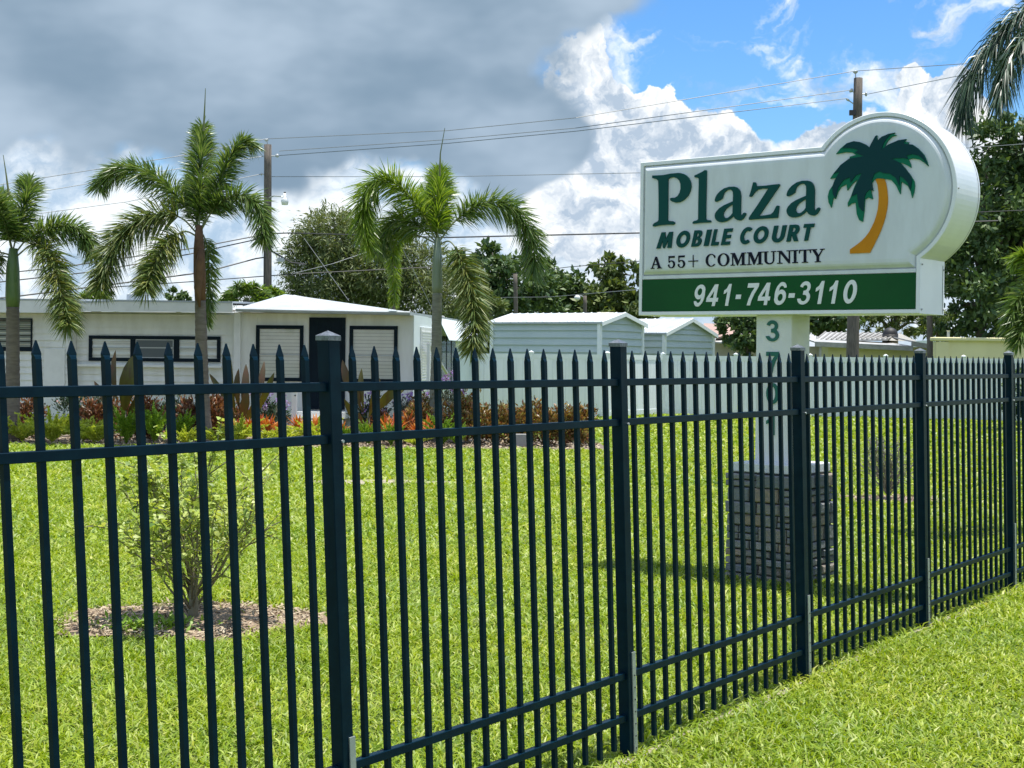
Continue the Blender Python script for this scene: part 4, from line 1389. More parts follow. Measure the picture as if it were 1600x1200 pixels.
# ------------------------------------------------------------------ vinyl fence
vpts = [(at(712, 650, 41.3)[0], 41.3), (at(948, 652, 40.8)[0], 40.8), (at(1035, 649, 43.5)[0], 43.5), (at(1265, 655, 42.6)[0], 42.6), (at(1760, 664, 40.0)[0], 40.0)]
vroot = empty('vinyl_fence', (vpts[1][0], vpts[1][1], 0), 'white vinyl privacy fence running behind the lawn to the right', 'fence')
for (p, q) in zip(vpts[:-1], vpts[1:]):
    p, q = np.array(p), np.array(q)
    Lw = float(np.linalg.norm(q - p))
    npan = max(1, round(Lw / 2.2))
    d = (q - p) / Lw
    nrm = np.array([-d[1], d[0]])
    fr = lambda x, y, z, p=p, d=d, nrm=nrm: np.array([*(p + d * x + nrm * y), z])
    for i in range(npan):
        x0, x1 = Lw * i / npan, Lw * (i + 1) / npan
        MB().box(x0 - .06, x0 + .06, -.06, .06, 0, 1.86, fr).build('post', M['vinylpost'], vroot)
        b = MB().box(x0 - .075, x0 + .075, -.075, .075, 1.86, 1.89, fr)
        b.add([fr(x0 - .07, -.07, 1.89), fr(x0 + .07, -.07, 1.89), fr(x0 + .07, .07, 1.89), fr(x0 - .07, .07, 1.89), fr(x0, 0, 1.93)], [(0, 1, 4), (1, 2, 4), (2, 3, 4), (3, 0, 4)])
        b.build('post_cap', M['vinylpost'], vroot)
        for (z0, z1) in ((0.05, 0.20), (1.69, 1.83)):
            MB().box(x0 + .062, x1 - .062, -.026, .026, z0, z1, fr).build('rail', M['vinylpost'], vroot)
        nbd = max(4, round((x1 - x0 - .13) / 0.19))
        for k_ in range(nbd):
            xa = x0 + .065 + (x1 - x0 - .13) * k_ / nbd
            xb = x0 + .065 + (x1 - x0 - .13) * (k_ + 1) / nbd
            MB().box(xa + .004, xb - .004, -.014, .014, .2, 1.69, fr).build('board', M['vinyl'], vroot)
xq = np.array(vpts[-1])


# ------------------------------------------------------------------ houses beyond the vinyl fence
def world_box(name, x0, x1, y0, y1, z0, z1, m, parent=None, bevel=0.0):
    return MB().box(x0, x1, y0, y1, z0, z1).build(name, M[m], parent, bevel=bevel)


Yh = 52.0
c0, c1 = at(1276, 545, Yh), at(1478, 545, Yh)
yh = empty('yellow_house', (c0[0], Yh, 0), 'low yellow house with weathered metal roof and grey eave boards', 'house')
world_box('wall', at(1294, 545, Yh)[0], c1[0], Yh, Yh + 7, 0, at(1300, 541, Yh)[2], 'ybuild', yh)
world_box('porch_wall', at(1268, 545, Yh)[0], at(1294, 545, Yh)[0] - .01, Yh + 1.5, Yh + 6, 0, at(1300, 541, Yh)[2], 'pinkb', yh)
world_box('porch_post', at(1276, 545, Yh)[0], at(1279, 545, Yh)[0], Yh - .5, Yh - .4, 0, at(1276, 541, Yh)[2], 'greyb', yh)
for (xa, ya, xb, yb, th) in ((1274, 534, 1427, 541, 7), (1425, 533, 1472, 541, 7)):
    p0, p1 = at(xa, ya, Yh - .6), at(xb, yb, Yh - .6)
    V = [p0, p1, p1 - np.array([0, 0, .17]), p0 - np.array([0, 0, .17])]
    V += [q + np.array([0, .1, 0]) for q in V]
    MB().add(V, [(0, 1, 2, 3), (7, 6, 5, 4), (0, 4, 5, 1), (1, 5, 6, 2), (2, 6, 7, 3), (3, 7, 4, 0)]).build('eave_board', M['greyb'], yh)
    V = [p0 + np.array([0, .1, .01]), p1 + np.array([0, .1, .01]), p1 + np.array([0, 2.5, .14]), p0 + np.array([0, 2.5, .20])]
    V += [q - np.array([0, 0, .05]) for q in V]
    MB().add(V, [(0, 1, 2, 3), (7, 6, 5, 4), (0, 4, 5, 1), (1, 5, 6, 2), (2, 6, 7, 3), (3, 7, 4, 0)]).build('lower_roof', M['metalroof'], yh)
R0, R1, R2, R3 = at(1275, 531, 53.2), at(1386, 530, 53.2), at(1408, 521, 57), at(1290, 519, 57)
V = [R0, R1, R2, R3] + [q - np.array([0, 0, .06]) for q in (R0, R1, R2, R3)]
rf = MB().add(V, [(0, 1, 2, 3), (7, 6, 5, 4), (0, 4, 5, 1), (1, 5, 6, 2), (2, 6, 7, 3), (3, 7, 4, 0)]).build('roof', M['metalroof'], yh)
for i in range(15):
    t = i / 14
    MB().tube([R0 + (R1 - R0) * t + np.array([0, 0, .02]), R3 + (R2 - R3) * t + np.array([0, 0, .02])], .035, 4).build('roof_rib', M['seamroof'], rf)
G0, G1, G2 = at(1384, 532, 53.3), at(1432, 533, 56), at(1408, 521.5, 55.5)
MB().add([G0, G1, G2] + [q + np.array([.0, .3, 0]) for q in (G0, G1, G2)], [(0, 1, 2), (5, 4, 3), (0, 3, 4, 1), (1, 4, 5, 2), (2, 5, 3, 0)]).build('gable', M['greyb'], yh)
c = at(1391, 518, 54.5)
b = MB()
V, Fc = [], []
for i in range(5):
    a = R(90) * i / 4
    for k_ in range(12):
        an = 2 * math.pi * k_ / 12
        V.append((c[0] + .30 * math.cos(a) * math.cos(an), c[1] + .30 * math.cos(a) * math.sin(an), c[2] - .12 + .28 * math.sin(a)))
for i in range(4):
    for k_ in range(12):
        Fc.append((i * 12 + k_, i * 12 + (k_ + 1) % 12, i * 12 + 12 + (k_ + 1) % 12, i * 12 + 12 + k_))
b.add(V, Fc)
b.tube([c - np.array([0, 0, .5]), c - np.array([0, 0, .11])], .3, 12)
b.build('roof_ventilator', M['black'], yh, smooth=True)

yw = empty('yellow_wall', (at(1460, 545, 47)[0], 47, 0), 'plain yellow stucco wall with a rounded coping right of the yellow house', 'wall')
zt = at(1530, 533.5, 47)[2]
wl0 = at(1482, 545, 47)[0]
world_box('wall', wl0, wl0 + 9, 47, 47.25, 0, zt, 'ybuild', yw)
world_box('pier', at(1462, 545, 47)[0], wl0 - .01, 46.93, 47.3, 0, zt - .02, 'ybuild', yw)
world_box('coping', at(1458, 545, 47)[0], wl0 + 9, 46.86, 47.4, zt + .002, zt + .13, 'ybuild', yw, bevel=0.03)
vp = at(1482, 528, 47.1)
tag(MB().tube([(vp[0], 47.12, zt + .134), (vp[0], 47.12, zt + .30), (vp[0], 47.12, zt + .36)], [.045, .045, .07], 8).build('vent_pipe', M['alu']), 'short grey vent pipe standing on the yellow wall coping', 'pipe')

Yp = 60.0
ph = empty('beige_house', (at(1145, 545, Yp)[0], Yp, 0), 'beige house with pinkish roof partly hidden behind the second shed', 'house')
world_box('wall', at(1112, 545, Yp)[0], at(1190, 545, Yp)[0], Yp, Yp + 6, 0, at(1140, 534, Yp)[2], 'pinkb', ph)
V = [at(1095, 524, Yp - .4), at(1215, 533, Yp - .4), at(1200, 509, Yp + 4), at(1100, 505, Yp + 4)]
V += [q - np.array([0, 0, .08]) for q in V]
MB().add(V, [(0, 1, 2, 3), (7, 6, 5, 4), (0, 4, 5, 1), (1, 5, 6, 2), (2, 6, 7, 3), (3, 7, 4, 0)]).build('roof', M['pinkroof'], ph)
V = [at(1116, 534, Yp - .6), at(1215, 538, Yp - .6), at(1200, 520, Yp + .8), at(1128, 522, Yp + .8)]
q0 = V
V = V + [q - np.array([0, 0, .06]) for q in V]
rf = MB().add(V, [(0, 1, 2, 3), (7, 6, 5, 4), (0, 4, 5, 1), (1, 5, 6, 2), (2, 6, 7, 3), (3, 7, 4, 0)]).build('porch_roof', M['metalroof'], ph)
for i in range(9):
    t = i / 8
    MB().tube([q0[0] + (q0[1] - q0[0]) * t + np.array([0, 0, .02]), q0[3] + (q0[2] - q0[3]) * t + np.array([0, 0, .02])], .03, 4).build('roof_rib', M['seamroof'], rf)

Yb = 75.0
bh = empty('brown_roofed_house', (at(1570, 545, Yb)[0], Yb, 0), 'pale house with low brown roof far behind the yellow wall', 'house')
xa, xb = at(1490, 545, Yb)[0], at(1680, 545, Yb)[0]
world_box('wall', xa, xb, Yb, Yb + 8, 0, at(1560, 531, Yb)[2], 'sidewhite', bh)
q = [at(1515, 532, Yb - .5), at(1700, 532, Yb - .5), at(1690, 500, Yb + 5), at(1570, 514, Yb + 5)]
V = q + [p - np.array([0, 0, .1]) for p in q]
MB().add(V, [(0, 1, 2, 3), (7, 6, 5, 4), (0, 4, 5, 1), (1, 5, 6, 2), (2, 6, 7, 3), (3, 7, 4, 0)]).build('roof', M['brownroof'], bh)


# ------------------------------------------------------------------ palms
def frond(pts, wid, m, parent, nl=560, full=1.45, name='frond', rad=0.018, spread=1.0, start=0.12, droop=0.42, lw=0.030):
    """one feather leaf: stalk along pts, leaflets standing out all round it"""
    nl = int(nl * full)
    P = np.array(pts, float)
    # resample smoothly (Catmull-Rom)
    Q = np.vstack([2 * P[0] - P[1], P, 2 * P[-1] - P[-2]])
    out = []
    for i in range(1, len(Q) - 2):
        for t in np.linspace(0, 1, 9)[:-1]:
            out.append(0.5 * (2 * Q[i] + (Q[i + 1] - Q[i - 1]) * t + (2 * Q[i - 1] - 5 * Q[i] + 4 * Q[i + 1] - Q[i + 2]) * t ** 2 + (-Q[i - 1] + 3 * Q[i] - 3 * Q[i + 1] + Q[i + 2]) * t ** 3))
    out.append(P[-1])
    C = np.array(out)
    seg = np.r_[0, np.cumsum(np.linalg.norm(np.diff(C, axis=0), axis=1))]
    s = np.sort(start + (1 - start) * rng.random(nl)) * seg[-1]
    B = np.stack([np.interp(s, seg, C[:, k_]) for k_ in range(3)], 1)
    T = np.stack([np.interp(s + .03, seg, C[:, k_]) - np.interp(s - .03, seg, C[:, k_]) for k_ in range(3)], 1)
    T = unit(T)
    u = s / seg[-1]
    side = unit(np.cross(T, np.broadcast_to(np.array([0.05, 0.25, 1.0]), T.shape)))
    up = unit(np.cross(side, T))
    an = rng.uniform(0, 2 * math.pi, nl)
    # more leaflets to both sides than above and below
    an = an - 0.32 * np.sin(2 * an)
    rad_ = np.cos(an)[:, None] * side + np.sin(an)[:, None] * up
    env = np.sin(np.clip((u - start * 0.6) / (1 - start * 0.6), 0.04, 1) ** 0.55 * math.pi * 0.93) ** 0.55 + 0.25 * u
    nl_ = nl
    L = 1.12 * wid * env * rng.uniform(0.72, 1.12, nl)
    fwd = 0.28 + 0.62 * u
    D = unit(rad_ * spread + T * fwd[:, None] + rng.normal(0, .10, (nl, 3)))
    S = unit(np.cross(D, rad_ + rng.normal(0, .35, (nl, 3)) + T * 0.4))
    W = (lw * rng.uniform(.7, 1.25, nl))[:, None]
    Lc = L[:, None]
    dz = np.array([0, 0, -1.0])
    m1 = B + D * Lc * .5 + dz * Lc * droop * .12
    tip = B + D * Lc + dz * Lc * droop * .55
    V = np.stack([B - S * W * .25, B + S * W * .25, m1 + S * W * .5, m1 - S * W * .5, tip], 1).reshape(-1, 3)
    k_ = np.arange(nl)[:, None] * 5
    fo = link(name, raw_mesh(name, V, [k_ + np.array([[0, 1, 2, 3]]), k_ + np.array([[3, 2, 4]])], M[m]), parent)
    rr = np.linspace(rad, rad * 0.25, len(C))
    MB().tube(C, rr, 5).build('stalk', M['rachis'], fo, smooth=True)
    return fo


def palm(label, Y, trunk_px, r0, r1, shaft_px, fronds, spear, tmat, smat, leaf='leafA'):
    p0 = at(trunk_px[0][0], trunk_px[0][1], Y)
    root = empty('palm_tree', (p0[0], Y, 0), label, 'palm tree', 'feathery palms in the flower bed')
    pts = [np.array([at(x, y, Y)[0], Y, at(x, y, Y)[2]]) for x, y in trunk_px]
    pts[0][2] = 0.0
    L = pts[-1] - pts[0]
    C, rr = [], []
    nn = int(L[2] / 0.05)
    for i in range(nn + 1):
        t = i / nn
        zq = pts[0][2] + (pts[-1][2] - pts[0][2]) * t
        xq_ = np.interp(zq, [q[2] for q in pts], [q[0] for q in pts])
        C.append((xq_, Y, zq))
        flare = 1 + 0.35 * math.exp(-t * 12)
        rr.append((r0 + (r1 - r0) * t) * flare * (0.955 if i % 3 == 0 else 1.0 + 0.012 * math.sin(i * 2.3)))
    MB().tube(C, rr, 14).build('trunk', M[tmat], root, smooth=True)
    sp_ = [np.array([at(x, y, Y)[0], Y, at(x, y, Y)[2]]) for x, y in shaft_px]
    MB().tube(sp_, [r1 * 0.98, r1 * 1.12, r1 * 1.0, r1 * 0.62][:len(sp_)], 12).build('crownshaft', M[smat], root, smooth=True)
    for (px, wid, dy, m, nl) in fronds:
        P = []
        for i, (x, y) in enumerate(px):
            t = i / (len(px) - 1)
            P.append(at(x, y, Y + dy * t ** 1.3))
        frond(P, wid, m, root, nl, lw=0.025, start=0.17 if abs(px[-1][0] - px[0][0]) > 30 else 0.12)
    if spear:
        P = [at(x, y, Y) for x, y in spear]
        MB().tube(P, [0.026, 0.013, 0.006][:len(P)] if len(P) == 3 else [0.02, 0.006], 6).build('spear_leaf', M['rachis'], root)
    return root


YA = 27.6
palm('left palm with green crownshaft and a frond hanging to the roof', YA, [(20, 690), (20, 600), (20, 480)], 0.145, 0.125, [(20, 480), (20, 462), (20, 420), (21, 388)],
     [([(18, 390), (8, 350), (-8, 315), (-35, 300)], 0.42, -0.8, 'leafA', 520),
      ([(20, 392), (30, 350), (42, 312), (46, 290), (44, 283)], 0.42, 0.5, 'leafA', 620),
      ([(22, 398), (45, 372), (85, 355), (122, 358), (142, 385), (146, 398)], 0.40, -0.3, 'leafA', 620),
      ([(24, 402), (52, 382), (76, 395), (90, 435), (102, 480), (106, 508)], 0.46, -1.4, 'leafY', 640),
      ([(16, 398), (-10, 395), (-35, 420), (-55, 470)], 0.42, -0.6, 'leafA', 480),
      ([(15, 402), (-4, 402), (-18, 425), (-22, 460)], 0.30, 0.9, 'leafA', 360),
      ([(19, 390), (12, 355), (8, 320), (4, 300)], 0.34, 1.0, 'leafA', 420)],
     [(14, 305), (9, 268), (5, 242)], 'trunkp', 'shaft')
YB = 27.4
pb_ = palm('tallest palm in the flower bed with a browning sheath on its trunk', YB, [(320, 692), (316, 600), (313, 470)], 0.145, 0.105, [(313, 470), (312, 430), (311, 390), (311, 352)],
           [([(311, 360), (313, 300), (315, 245), (317, 198)], 0.42, 0.9, 'leafA', 820),
            ([(313, 362), (335, 305), (358, 250), (380, 222), (396, 228)], 0.38, 0.4, 'leafA', 660),
            ([(314, 360), (338, 322), (372, 305), (400, 318), (412, 350), (412, 375)], 0.40, -0.5, 'leafA', 680),
            ([(309, 358), (285, 318), (245, 278), (200, 262), (168, 275), (155, 292)], 0.42, 0.6, 'leafA', 760),
            ([(308, 365), (282, 340), (245, 335), (208, 352), (178, 388), (162, 425), (157, 450)], 0.50, -0.8, 'leafY', 820),
            ([(309, 370), (288, 362), (260, 380), (240, 415), (228, 452)], 0.42, -1.3, 'leafY', 560),
            ([(312, 372), (318, 368), (326, 400), (326, 450), (322, 505)], 0.26, 1.0, 'leafA', 480),
            ([(310, 362), (305, 318), (298, 280)], 0.34, 1.4, 'leafA', 320)],
           [(318, 205), (320, 165), (321, 138)], 'trunkp', 'sheath')
p_ = [at(x, y, YB - .16) for x, y in ((316, 388), (313, 410), (309, 450), (312, 480))]
MB().tube(p_, [.05, .09, .075, .02], 7).build('dead_sheath', M['sheath'], pb_, smooth=True)
YC = 29.0
palm('bright green palm with grey green trunk beside the end wall', YC, [(678, 668), (682, 560), (683, 458)], 0.125, 0.100, [(683, 458), (683, 448), (683, 410), (684, 372)],
     [([(684, 378), (684, 335), (686, 295), (687, 268)], 0.46, 0.7, 'leafB', 760),
      ([(682, 376), (660, 335), (625, 292), (592, 280), (570, 308), (568, 350), (574, 382)], 0.50, -0.6, 'leafB', 900),
      ([(681, 378), (650, 350), (622, 342), (600, 362), (590, 395)], 0.42, 0.6, 'leafA', 520),
      ([(681, 380), (652, 368), (622, 372), (614, 400), (616, 440), (615, 476)], 0.20, 1.6, 'leafB', 520),
      ([(686, 378), (712, 345), (755, 318), (800, 325), (828, 365), (836, 400), (832, 428)], 0.46, 0.4, 'leafA', 880),
      ([(686, 382), (704, 378), (720, 405), (735, 450), (742, 500), (738, 545)], 0.46, -1.3, 'leafY', 780),
      ([(683, 378), (676, 335), (662, 300)], 0.40, 1.3, 'leafB', 320)],
     [(687, 275), (688, 240), (695, 200)], 'trunkg', 'shaftgrey', 'leafB')


# palm at the right border: only two drooping leaves come into the picture
YD = 14.5
pt = at(1690, 60, YD)
rp = empty('palm_tree', (pt[0], YD, 0), 'palm at the right border with dark drooping leaves reaching in overhead', 'palm tree')
MB().tube([(pt[0], YD, 0), (pt[0] + .03, YD, 2), (pt[0], YD, pt[2] - .1)], [.2, .16, .14], 14).build('trunk', M['trunkp'], rp, smooth=True)
for px, w, dy, m, nl in (([(1690, 20), (1640, 0), (1590, 25), (1545, 75), (1512, 130), (1505, 175)], .34, -.2, 'leafD', 520),
                         ([(1690, 25), (1650, 20), (1610, 50), (1578, 90), (1563, 150)], .30, -.8, 'leafD', 480),
                         ([(1690, 20), (1720, -40), (1780, -40), (1830, 30)], .34, .5, 'leafD', 320),
                         ([(1690, 20), (1690, -60), (1670, -130), (1630, -170)], .34, .5, 'leafD', 320)):
    frond([at(x, y, YD + dy * i / (len(px) - 1)) for i, (x, y) in enumerate(px)], w, m, rp, nl, lw=0.014, spread=.55, droop=1.3, full=1.3)
YE = 36.0
pt = at(1640, 470, YE)
rp = empty('palm_tree', (pt[0], YE, 0), 'low bushy palm at the right border below the dark tree', 'palm tree')
MB().tube([(pt[0], YE, 0), (pt[0], YE, 1.5), (pt[0], YE, pt[2])], [.17, .14, .12], 12).build('trunk', M['trunkp'], rp, smooth=True)
for px, w, dy, m, nl in (([(1640, 470), (1610, 455), (1588, 475), (1578, 515)], .5, -.5, 'leafA', 420), ([(1640, 470), (1620, 420), (1600, 400), (1585, 405)], .5, .2, 'leafB', 420),
                         ([(1640, 470), (1615, 470), (1600, 500), (1592, 535)], .5, -1, 'leafA', 380), ([(1640, 470), (1650, 410), (1660, 370)], .5, .4, 'leafB', 300), ([(1640, 470), (1680, 440), (1710, 480)], .5, 0, 'leafA', 300)):
    frond([at(x, y, YE + dy * i / (len(px) - 1)) for i, (x, y) in enumerate(px)], w, m, rp, nl, lw=0.04)


def back_palm(px, py, Y, s, label, n=9):
    c = at(px, py, Y)
    root = empty('fan_palm', (c[0], Y, 0), label, 'palm tree')
    MB().tube([(c[0], Y, 0), (c[0], Y, c[2])], [.16, .12], 10).build('trunk', M['trunkp'], root, smooth=True)
    for i in range(n):
        a = math.pi * (0.04 + 0.92 * i / (n - 1))
        dx, dz = math.cos(a), math.sin(a)
        dy = rng.uniform(-.6, .6)
        P = [c, c + s * np.array([dx * .5, dy * .4, dz * .55]), c + s * np.array([dx * .95, dy * .8, dz * .8 - .08]), c + s * np.array([dx * 1.2, dy, dz * .75 - .3])]
        frond(P, .35 * s, 'leafA' if i % 2 else 'leafB', root, 130, lw=.045, start=.2)
    return root


back_palm(385, 470, 46, 0.75, 'small palm whose fronds rise just left of the lamp pole')
back_palm(422, 468, 48, 0.55, 'little palm tucked right behind the lamp pole')
back_palm(148, 476, 50, 0.65, 'palm top peeking over the roof near the thin far pole')


# ------------------------------------------------------------------ trees
def tree(label, name, Y, blobs, m, n, lsize, dep, trunk=None, r=0.25, aspect=0.45, droop=0.0, bias=0.35, cl=90):
    """blobs: crown clumps (px, py, radius px) seen at depth Y; leaves are loose faces clustered in twigs through each clump"""
    cen = [at(x, y, Y) for x, y, _ in blobs]
    rad = [q[2] * Y / F for q in blobs]
    base = at(trunk[0][0], 560, Y) if trunk else cen[0]
    root = empty(name, (base[0], Y, 0), label, 'tree')
    area = np.array([q ** 2 for q in rad])
    cnt = (n * area / area.sum()).astype(int)
    CC, NN, DD = [], [], []
    for c, q, k_ in zip(cen, rad, cnt):
        ncl = max(6, k_ // cl)
        d = rand_dirs(ncl)
        d[:, 1] -= 0.25
        d = unit(d)
        rr = rng.uniform(0.45, 1.05, ncl) ** 0.7
        off = np.array([0, rng.uniform(-dep, dep), 0])
        tw = c + off + d * (rr * q)[:, None] * np.array([1, 1.0, 0.92])
        idx = rng.integers(0, ncl, k_)
        sp_ = q * rng.uniform(.10, .26, ncl)[idx]
        P = tw[idx] + rng.normal(size=(k_, 3)) * sp_[:, None] * np.array([1, 1, .7])
        CC.append(P)
        NN.append(unit(rand_dirs(k_) + d[idx] * .7 + np.array([0, 0, bias * 2])))
        dd = rand_dirs(k_) + d[idx] * 0.8
        dd[:, 2] -= droop
        DD.append(dd)
    CC, NN, DD = map(np.vstack, (CC, NN, DD))
    keep = CC[:, 2] > 0.2
    CC, NN, DD = CC[keep], NN[keep], DD[keep]
    L = lsize * rng.uniform(.6, 1.4, len(CC))
    link('crown', leaves_mesh('crown', CC, DD, NN, L, L * aspect, M[m], fold=0.08), root)
    b = MB()
    if trunk:
        pts = [at(x, y, Y) for x, y in trunk]
        pts[0][2] = min(pts[0][2], 0.0)
        b.tube(pts, np.linspace(r, r * .6, len(pts)), 9)
        top = pts[-1]
    else:
        top = np.array([base[0], Y, max(0.5, cen[0][2] - rad[0])])
        b.tube([(base[0], Y, 0), (base[0] + .1, Y, top[2] * .5), top], [r, r * .85, r * .7], 9)
    tmb = b.build('trunk', M['bark'], root, smooth=True)
    lb = MB()
    for c, q in zip(cen, rad):
        mid = (top + c) / 2 + np.array([rng.normal(0, .15), rng.normal(0, .3), .15 * q])
        lb.tube([top - np.array([0, 0, .3]), mid, c, c + np.array([rng.normal(0, .3) * q, 0, .25 * q])], [r * .45, r * .28, r * .12, .01], 6)
    lb.build('limb', M['bark'], tmb, smooth=True)
    return root


tree('olive feathery tree standing behind the white mobile home roof', 'shade_tree', 62,
     [(520, 375, 50), (480, 400, 38), (560, 400, 60), (510, 440, 60), (600, 430, 60), (655, 410, 40), (650, 460, 55), (545, 480, 60), (480, 455, 30), (515, 345, 26), (700, 455, 40), (620, 380, 34)],
     'treeO', 46000, .25, 1.0, [(585, 560), (580, 480), (560, 430)], .3, .20, 0.35, .3, 45)
tree('dark dense tree behind the bright palm and the thin grey pole', 'shade_tree', 74,
     [(755, 430, 42), (790, 405, 26), (800, 440, 45), (735, 470, 40), (780, 480, 45), (835, 470, 42), (725, 420, 24), (770, 400, 22)],
     'treeD', 9000, .34, 1.4, [(795, 560), (792, 490), (775, 445)], .3)
tree('rounded tree left of the lamp post behind the larger shed', 'shade_tree', 80,
     [(868, 425, 26), (880, 455, 40), (905, 470, 36), (850, 460, 32), (850, 490, 40), (905, 440, 22), (900, 500, 40)],
     'treeD', 7000, .36, 1.2, [(880, 560), (882, 500), (880, 460)], .28)
tree('light green tall thin topped tree at the left edge of the sign', 'shade_tree', 78,
     [(945, 410, 20), (952, 430, 16), (968, 412, 13), (985, 430, 20), (985, 460, 36), (950, 470, 30), (1010, 470, 34), (925, 485, 28), (1000, 495, 40), (945, 500, 40)],
     'treeM', 7600, .36, 1.2, [(960, 560), (955, 480), (950, 430)], .25)
tree('yellow green bush tree just left of the larger shed', 'shade_tree', 50, [(757, 470, 22), (770, 490, 22), (750, 510, 26), (765, 535, 28), (740, 490, 16)],
     'treeM', 4200, .26, .6, [(758, 560), (758, 520)], .12, .3)
tree('small leafy tree between the second shed and the sign post', 'shade_tree', 55, [(1150, 512, 26), (1175, 500, 26), (1135, 500, 18), (1165, 530, 22), (1190, 510, 30), (1160, 548, 14), (1205, 535, 26)],
     'treeD', 4600, .24, .6, [(1168, 575), (1170, 540), (1165, 515)], .12)
tree('tree with dark crown just right of the sign post', 'shade_tree', 66, [(1285, 500, 26), (1310, 488, 26), (1275, 470, 26), (1300, 520, 20), (1265, 520, 22)],
     'treeD', 4200, .30, .9, [(1290, 560), (1292, 510)], .2)
tree('thin olive tree behind the weathered metal roof', 'shade_tree', 72, [(1360, 498, 24), (1390, 490, 26), (1420, 498, 24), (1345, 480, 24), (1400, 470, 30), (1435, 505, 22), (1375, 515, 16)],
     'treeO', 4200, .28, 1.0, [(1395, 560), (1395, 510)], .22, .3, .3)
tree('yellow green tree beside the dark thin post right of the house', 'shade_tree', 70, [(1462, 505, 20), (1478, 512, 18), (1455, 490, 18), (1440, 520, 12)],
     'treeM', 1900, .28, .6, [(1465, 560), (1465, 520)], .14, .3)
tree('big dark oak rising at the right border behind the sign', 'oak_tree', 50,
     [(1545, 235, 46), (1530, 280, 55), (1590, 230, 42), (1580, 290, 60), (1520, 350, 62), (1590, 360, 70), (1650, 300, 90), (1540, 420, 70), (1500, 450, 50), (1600, 440, 66), (1490, 490, 36), (1545, 490, 46), (1680, 420, 100), (1640, 240, 60), (1600, 210, 24), (1505, 400, 44), (1760, 330, 110)],
     'treeD', 34000, .26, 2.2, [(1590, 575), (1565, 545), (1530, 522), (1545, 470)], .26, .45, 0, .35, 70)
c = at(1594, 625, 38)
tree('dark hedge shrub at the far right end of the vinyl fence', 'hedge_shrub', 38, [(1600, 600, 22), (1620, 620, 30), (1596, 640, 20)], 'treeD', 2600, .12, .3, [(1605, 668), (1605, 640)], .05)
tree('green tree top peeking over the white roof', 'shade_tree', 64, [(278, 462, 13), (265, 470, 8), (290, 470, 8)], 'treeD', 900, .2, .3, [(279, 560), (279, 480)], .12)


# ------------------------------------------------------------------ poles and wires
def upole(label, top, bot, Y, r0, r1, name='utility_pole'):
    t, b_ = at(top[0], top[1], Y), at(bot[0], bot[1], Y)
    d = (t - b_) / (t[2] - b_[2])
    g = b_ - d * b_[2]
    root = empty(name, (g[0], Y, 0), label, 'utility pole')
    n = 12
    C = [g + d * t[2] * i / n for i in range(n + 1)]
    MB().tube(C, [r0 + (r1 - r0) * i / n for i in range(n + 1)], 10).build('shaft', M['wood'], root, smooth=True)
    return root, t


YL = 48.0
pl, tL = upole('tall wooden utility pole with a bell lamp behind the mobile home', (418.5, 226), (418, 465), YL, .155, .125)


def insulator(parent, p, q, r=.06):
    p, q = np.array(p, float), np.array(q, float)
    MB().tube([p, p + (q - p) * .7], .018, 6).build('bracket', M['alu'], parent)
    MB().tube([p + (q - p) * .6, p + (q - p) * .75, p + (q - p) * .9, q], [r * .5, r, r, r * .4], 10).build('insulator', M['insul'], parent, smooth=True)


insulator(pl, tL, at(416, 217, YL), .07)
insulator(pl, at(422, 244, YL), at(436, 243, YL), .06)
insulator(pl, at(414, 272, YL), at(407, 272, YL), .05)
la = MB().tube([at(421, 309, YL - .1), at(428, 306, YL - .3), at(440, 307, YL - .4), at(445, 309, YL - .4)], .022, 6).build('lamp_arm', M['alu'], pl)
lt = [at(445, y, YL - .4) for y in (302, 308, 310, 314, 320)]
MB().tube(lt, [.05, .06, .09, .13, .10], 12).build('lamp_shade', M['lampw'], pl, smooth=True)
MB().tube([at(445, 300, YL - .4), at(445, 304, YL - .4)], .04, 8).build('photocell', M['black'], pl)
MB().box(*sorted((at(434, 400, YL)[0], at(444, 400, YL)[0])), YL - .1, YL + .1, at(434, 409, YL)[2], at(434, 403, YL)[2]).build('junction_box', M['alu'], pl)
MB().tube([at(414, 392, YL - .1), at(413.5, 465, YL - .1)], .025, 5).build('riser_pipe', M['wire'], pl)
YR = 46.0
pr_, tR = upole('weathered wooden utility pole rising behind the sign cabinet', (1341, 122), (1332, 560), YR, .215, .14)
insulator(pr_, at(1337, 122, YR), at(1336.5, 110, YR), .08)
insulator(pr_, at(1338, 147, YR), at(1328, 140, YR), .075)
insulator(pr_, at(1346, 147, YR), at(1355, 147, YR), .075)
insulator(pr_, at(1336, 164, YR), at(1322, 154, YR), .04)
MB().box(*sorted((at(1326, 176, YR)[0], at(1336, 176, YR)[0])), YR - .15, YR - .05, at(1330, 181, YR)[2], at(1330, 173, YR)[2]).build('bracket', M['bolt'], pr_)
upole('thin grey pole in front of the dark tree left of the larger shed', (805, 428), (806, 492), 60, .10, .09)
upole('thin far grey pole standing behind the roof near the left palm', (153, 420), (154, 468), 62, .12, .10)
upole('grey pole hidden among the left fronds of the bright palm', (614, 368), (613, 480), 52, .12, .11)
upole('dark thin post under the right end of the sign', (1452, 470), (1453, 534), 49, .10, .10)
sl, t_ = upole('short grey pole with a white globe lamp behind the larger shed', (914, 462), (914, 492), 64, .09, .08, 'street_lamp')
sl['category'] = 'street lamp'
MB().tube([t_ - np.array([0, 0, .1]), at(908, 462, 64), at(903, 463, 64)], .03, 5).build('lamp_arm', M['alu'], sl)
MB().tube([at(902, y, 64) for y in (461, 464, 467, 470)], [.06, .14, .14, .05], 10).build('lamp_globe', M['lampw'], sl, smooth=True)


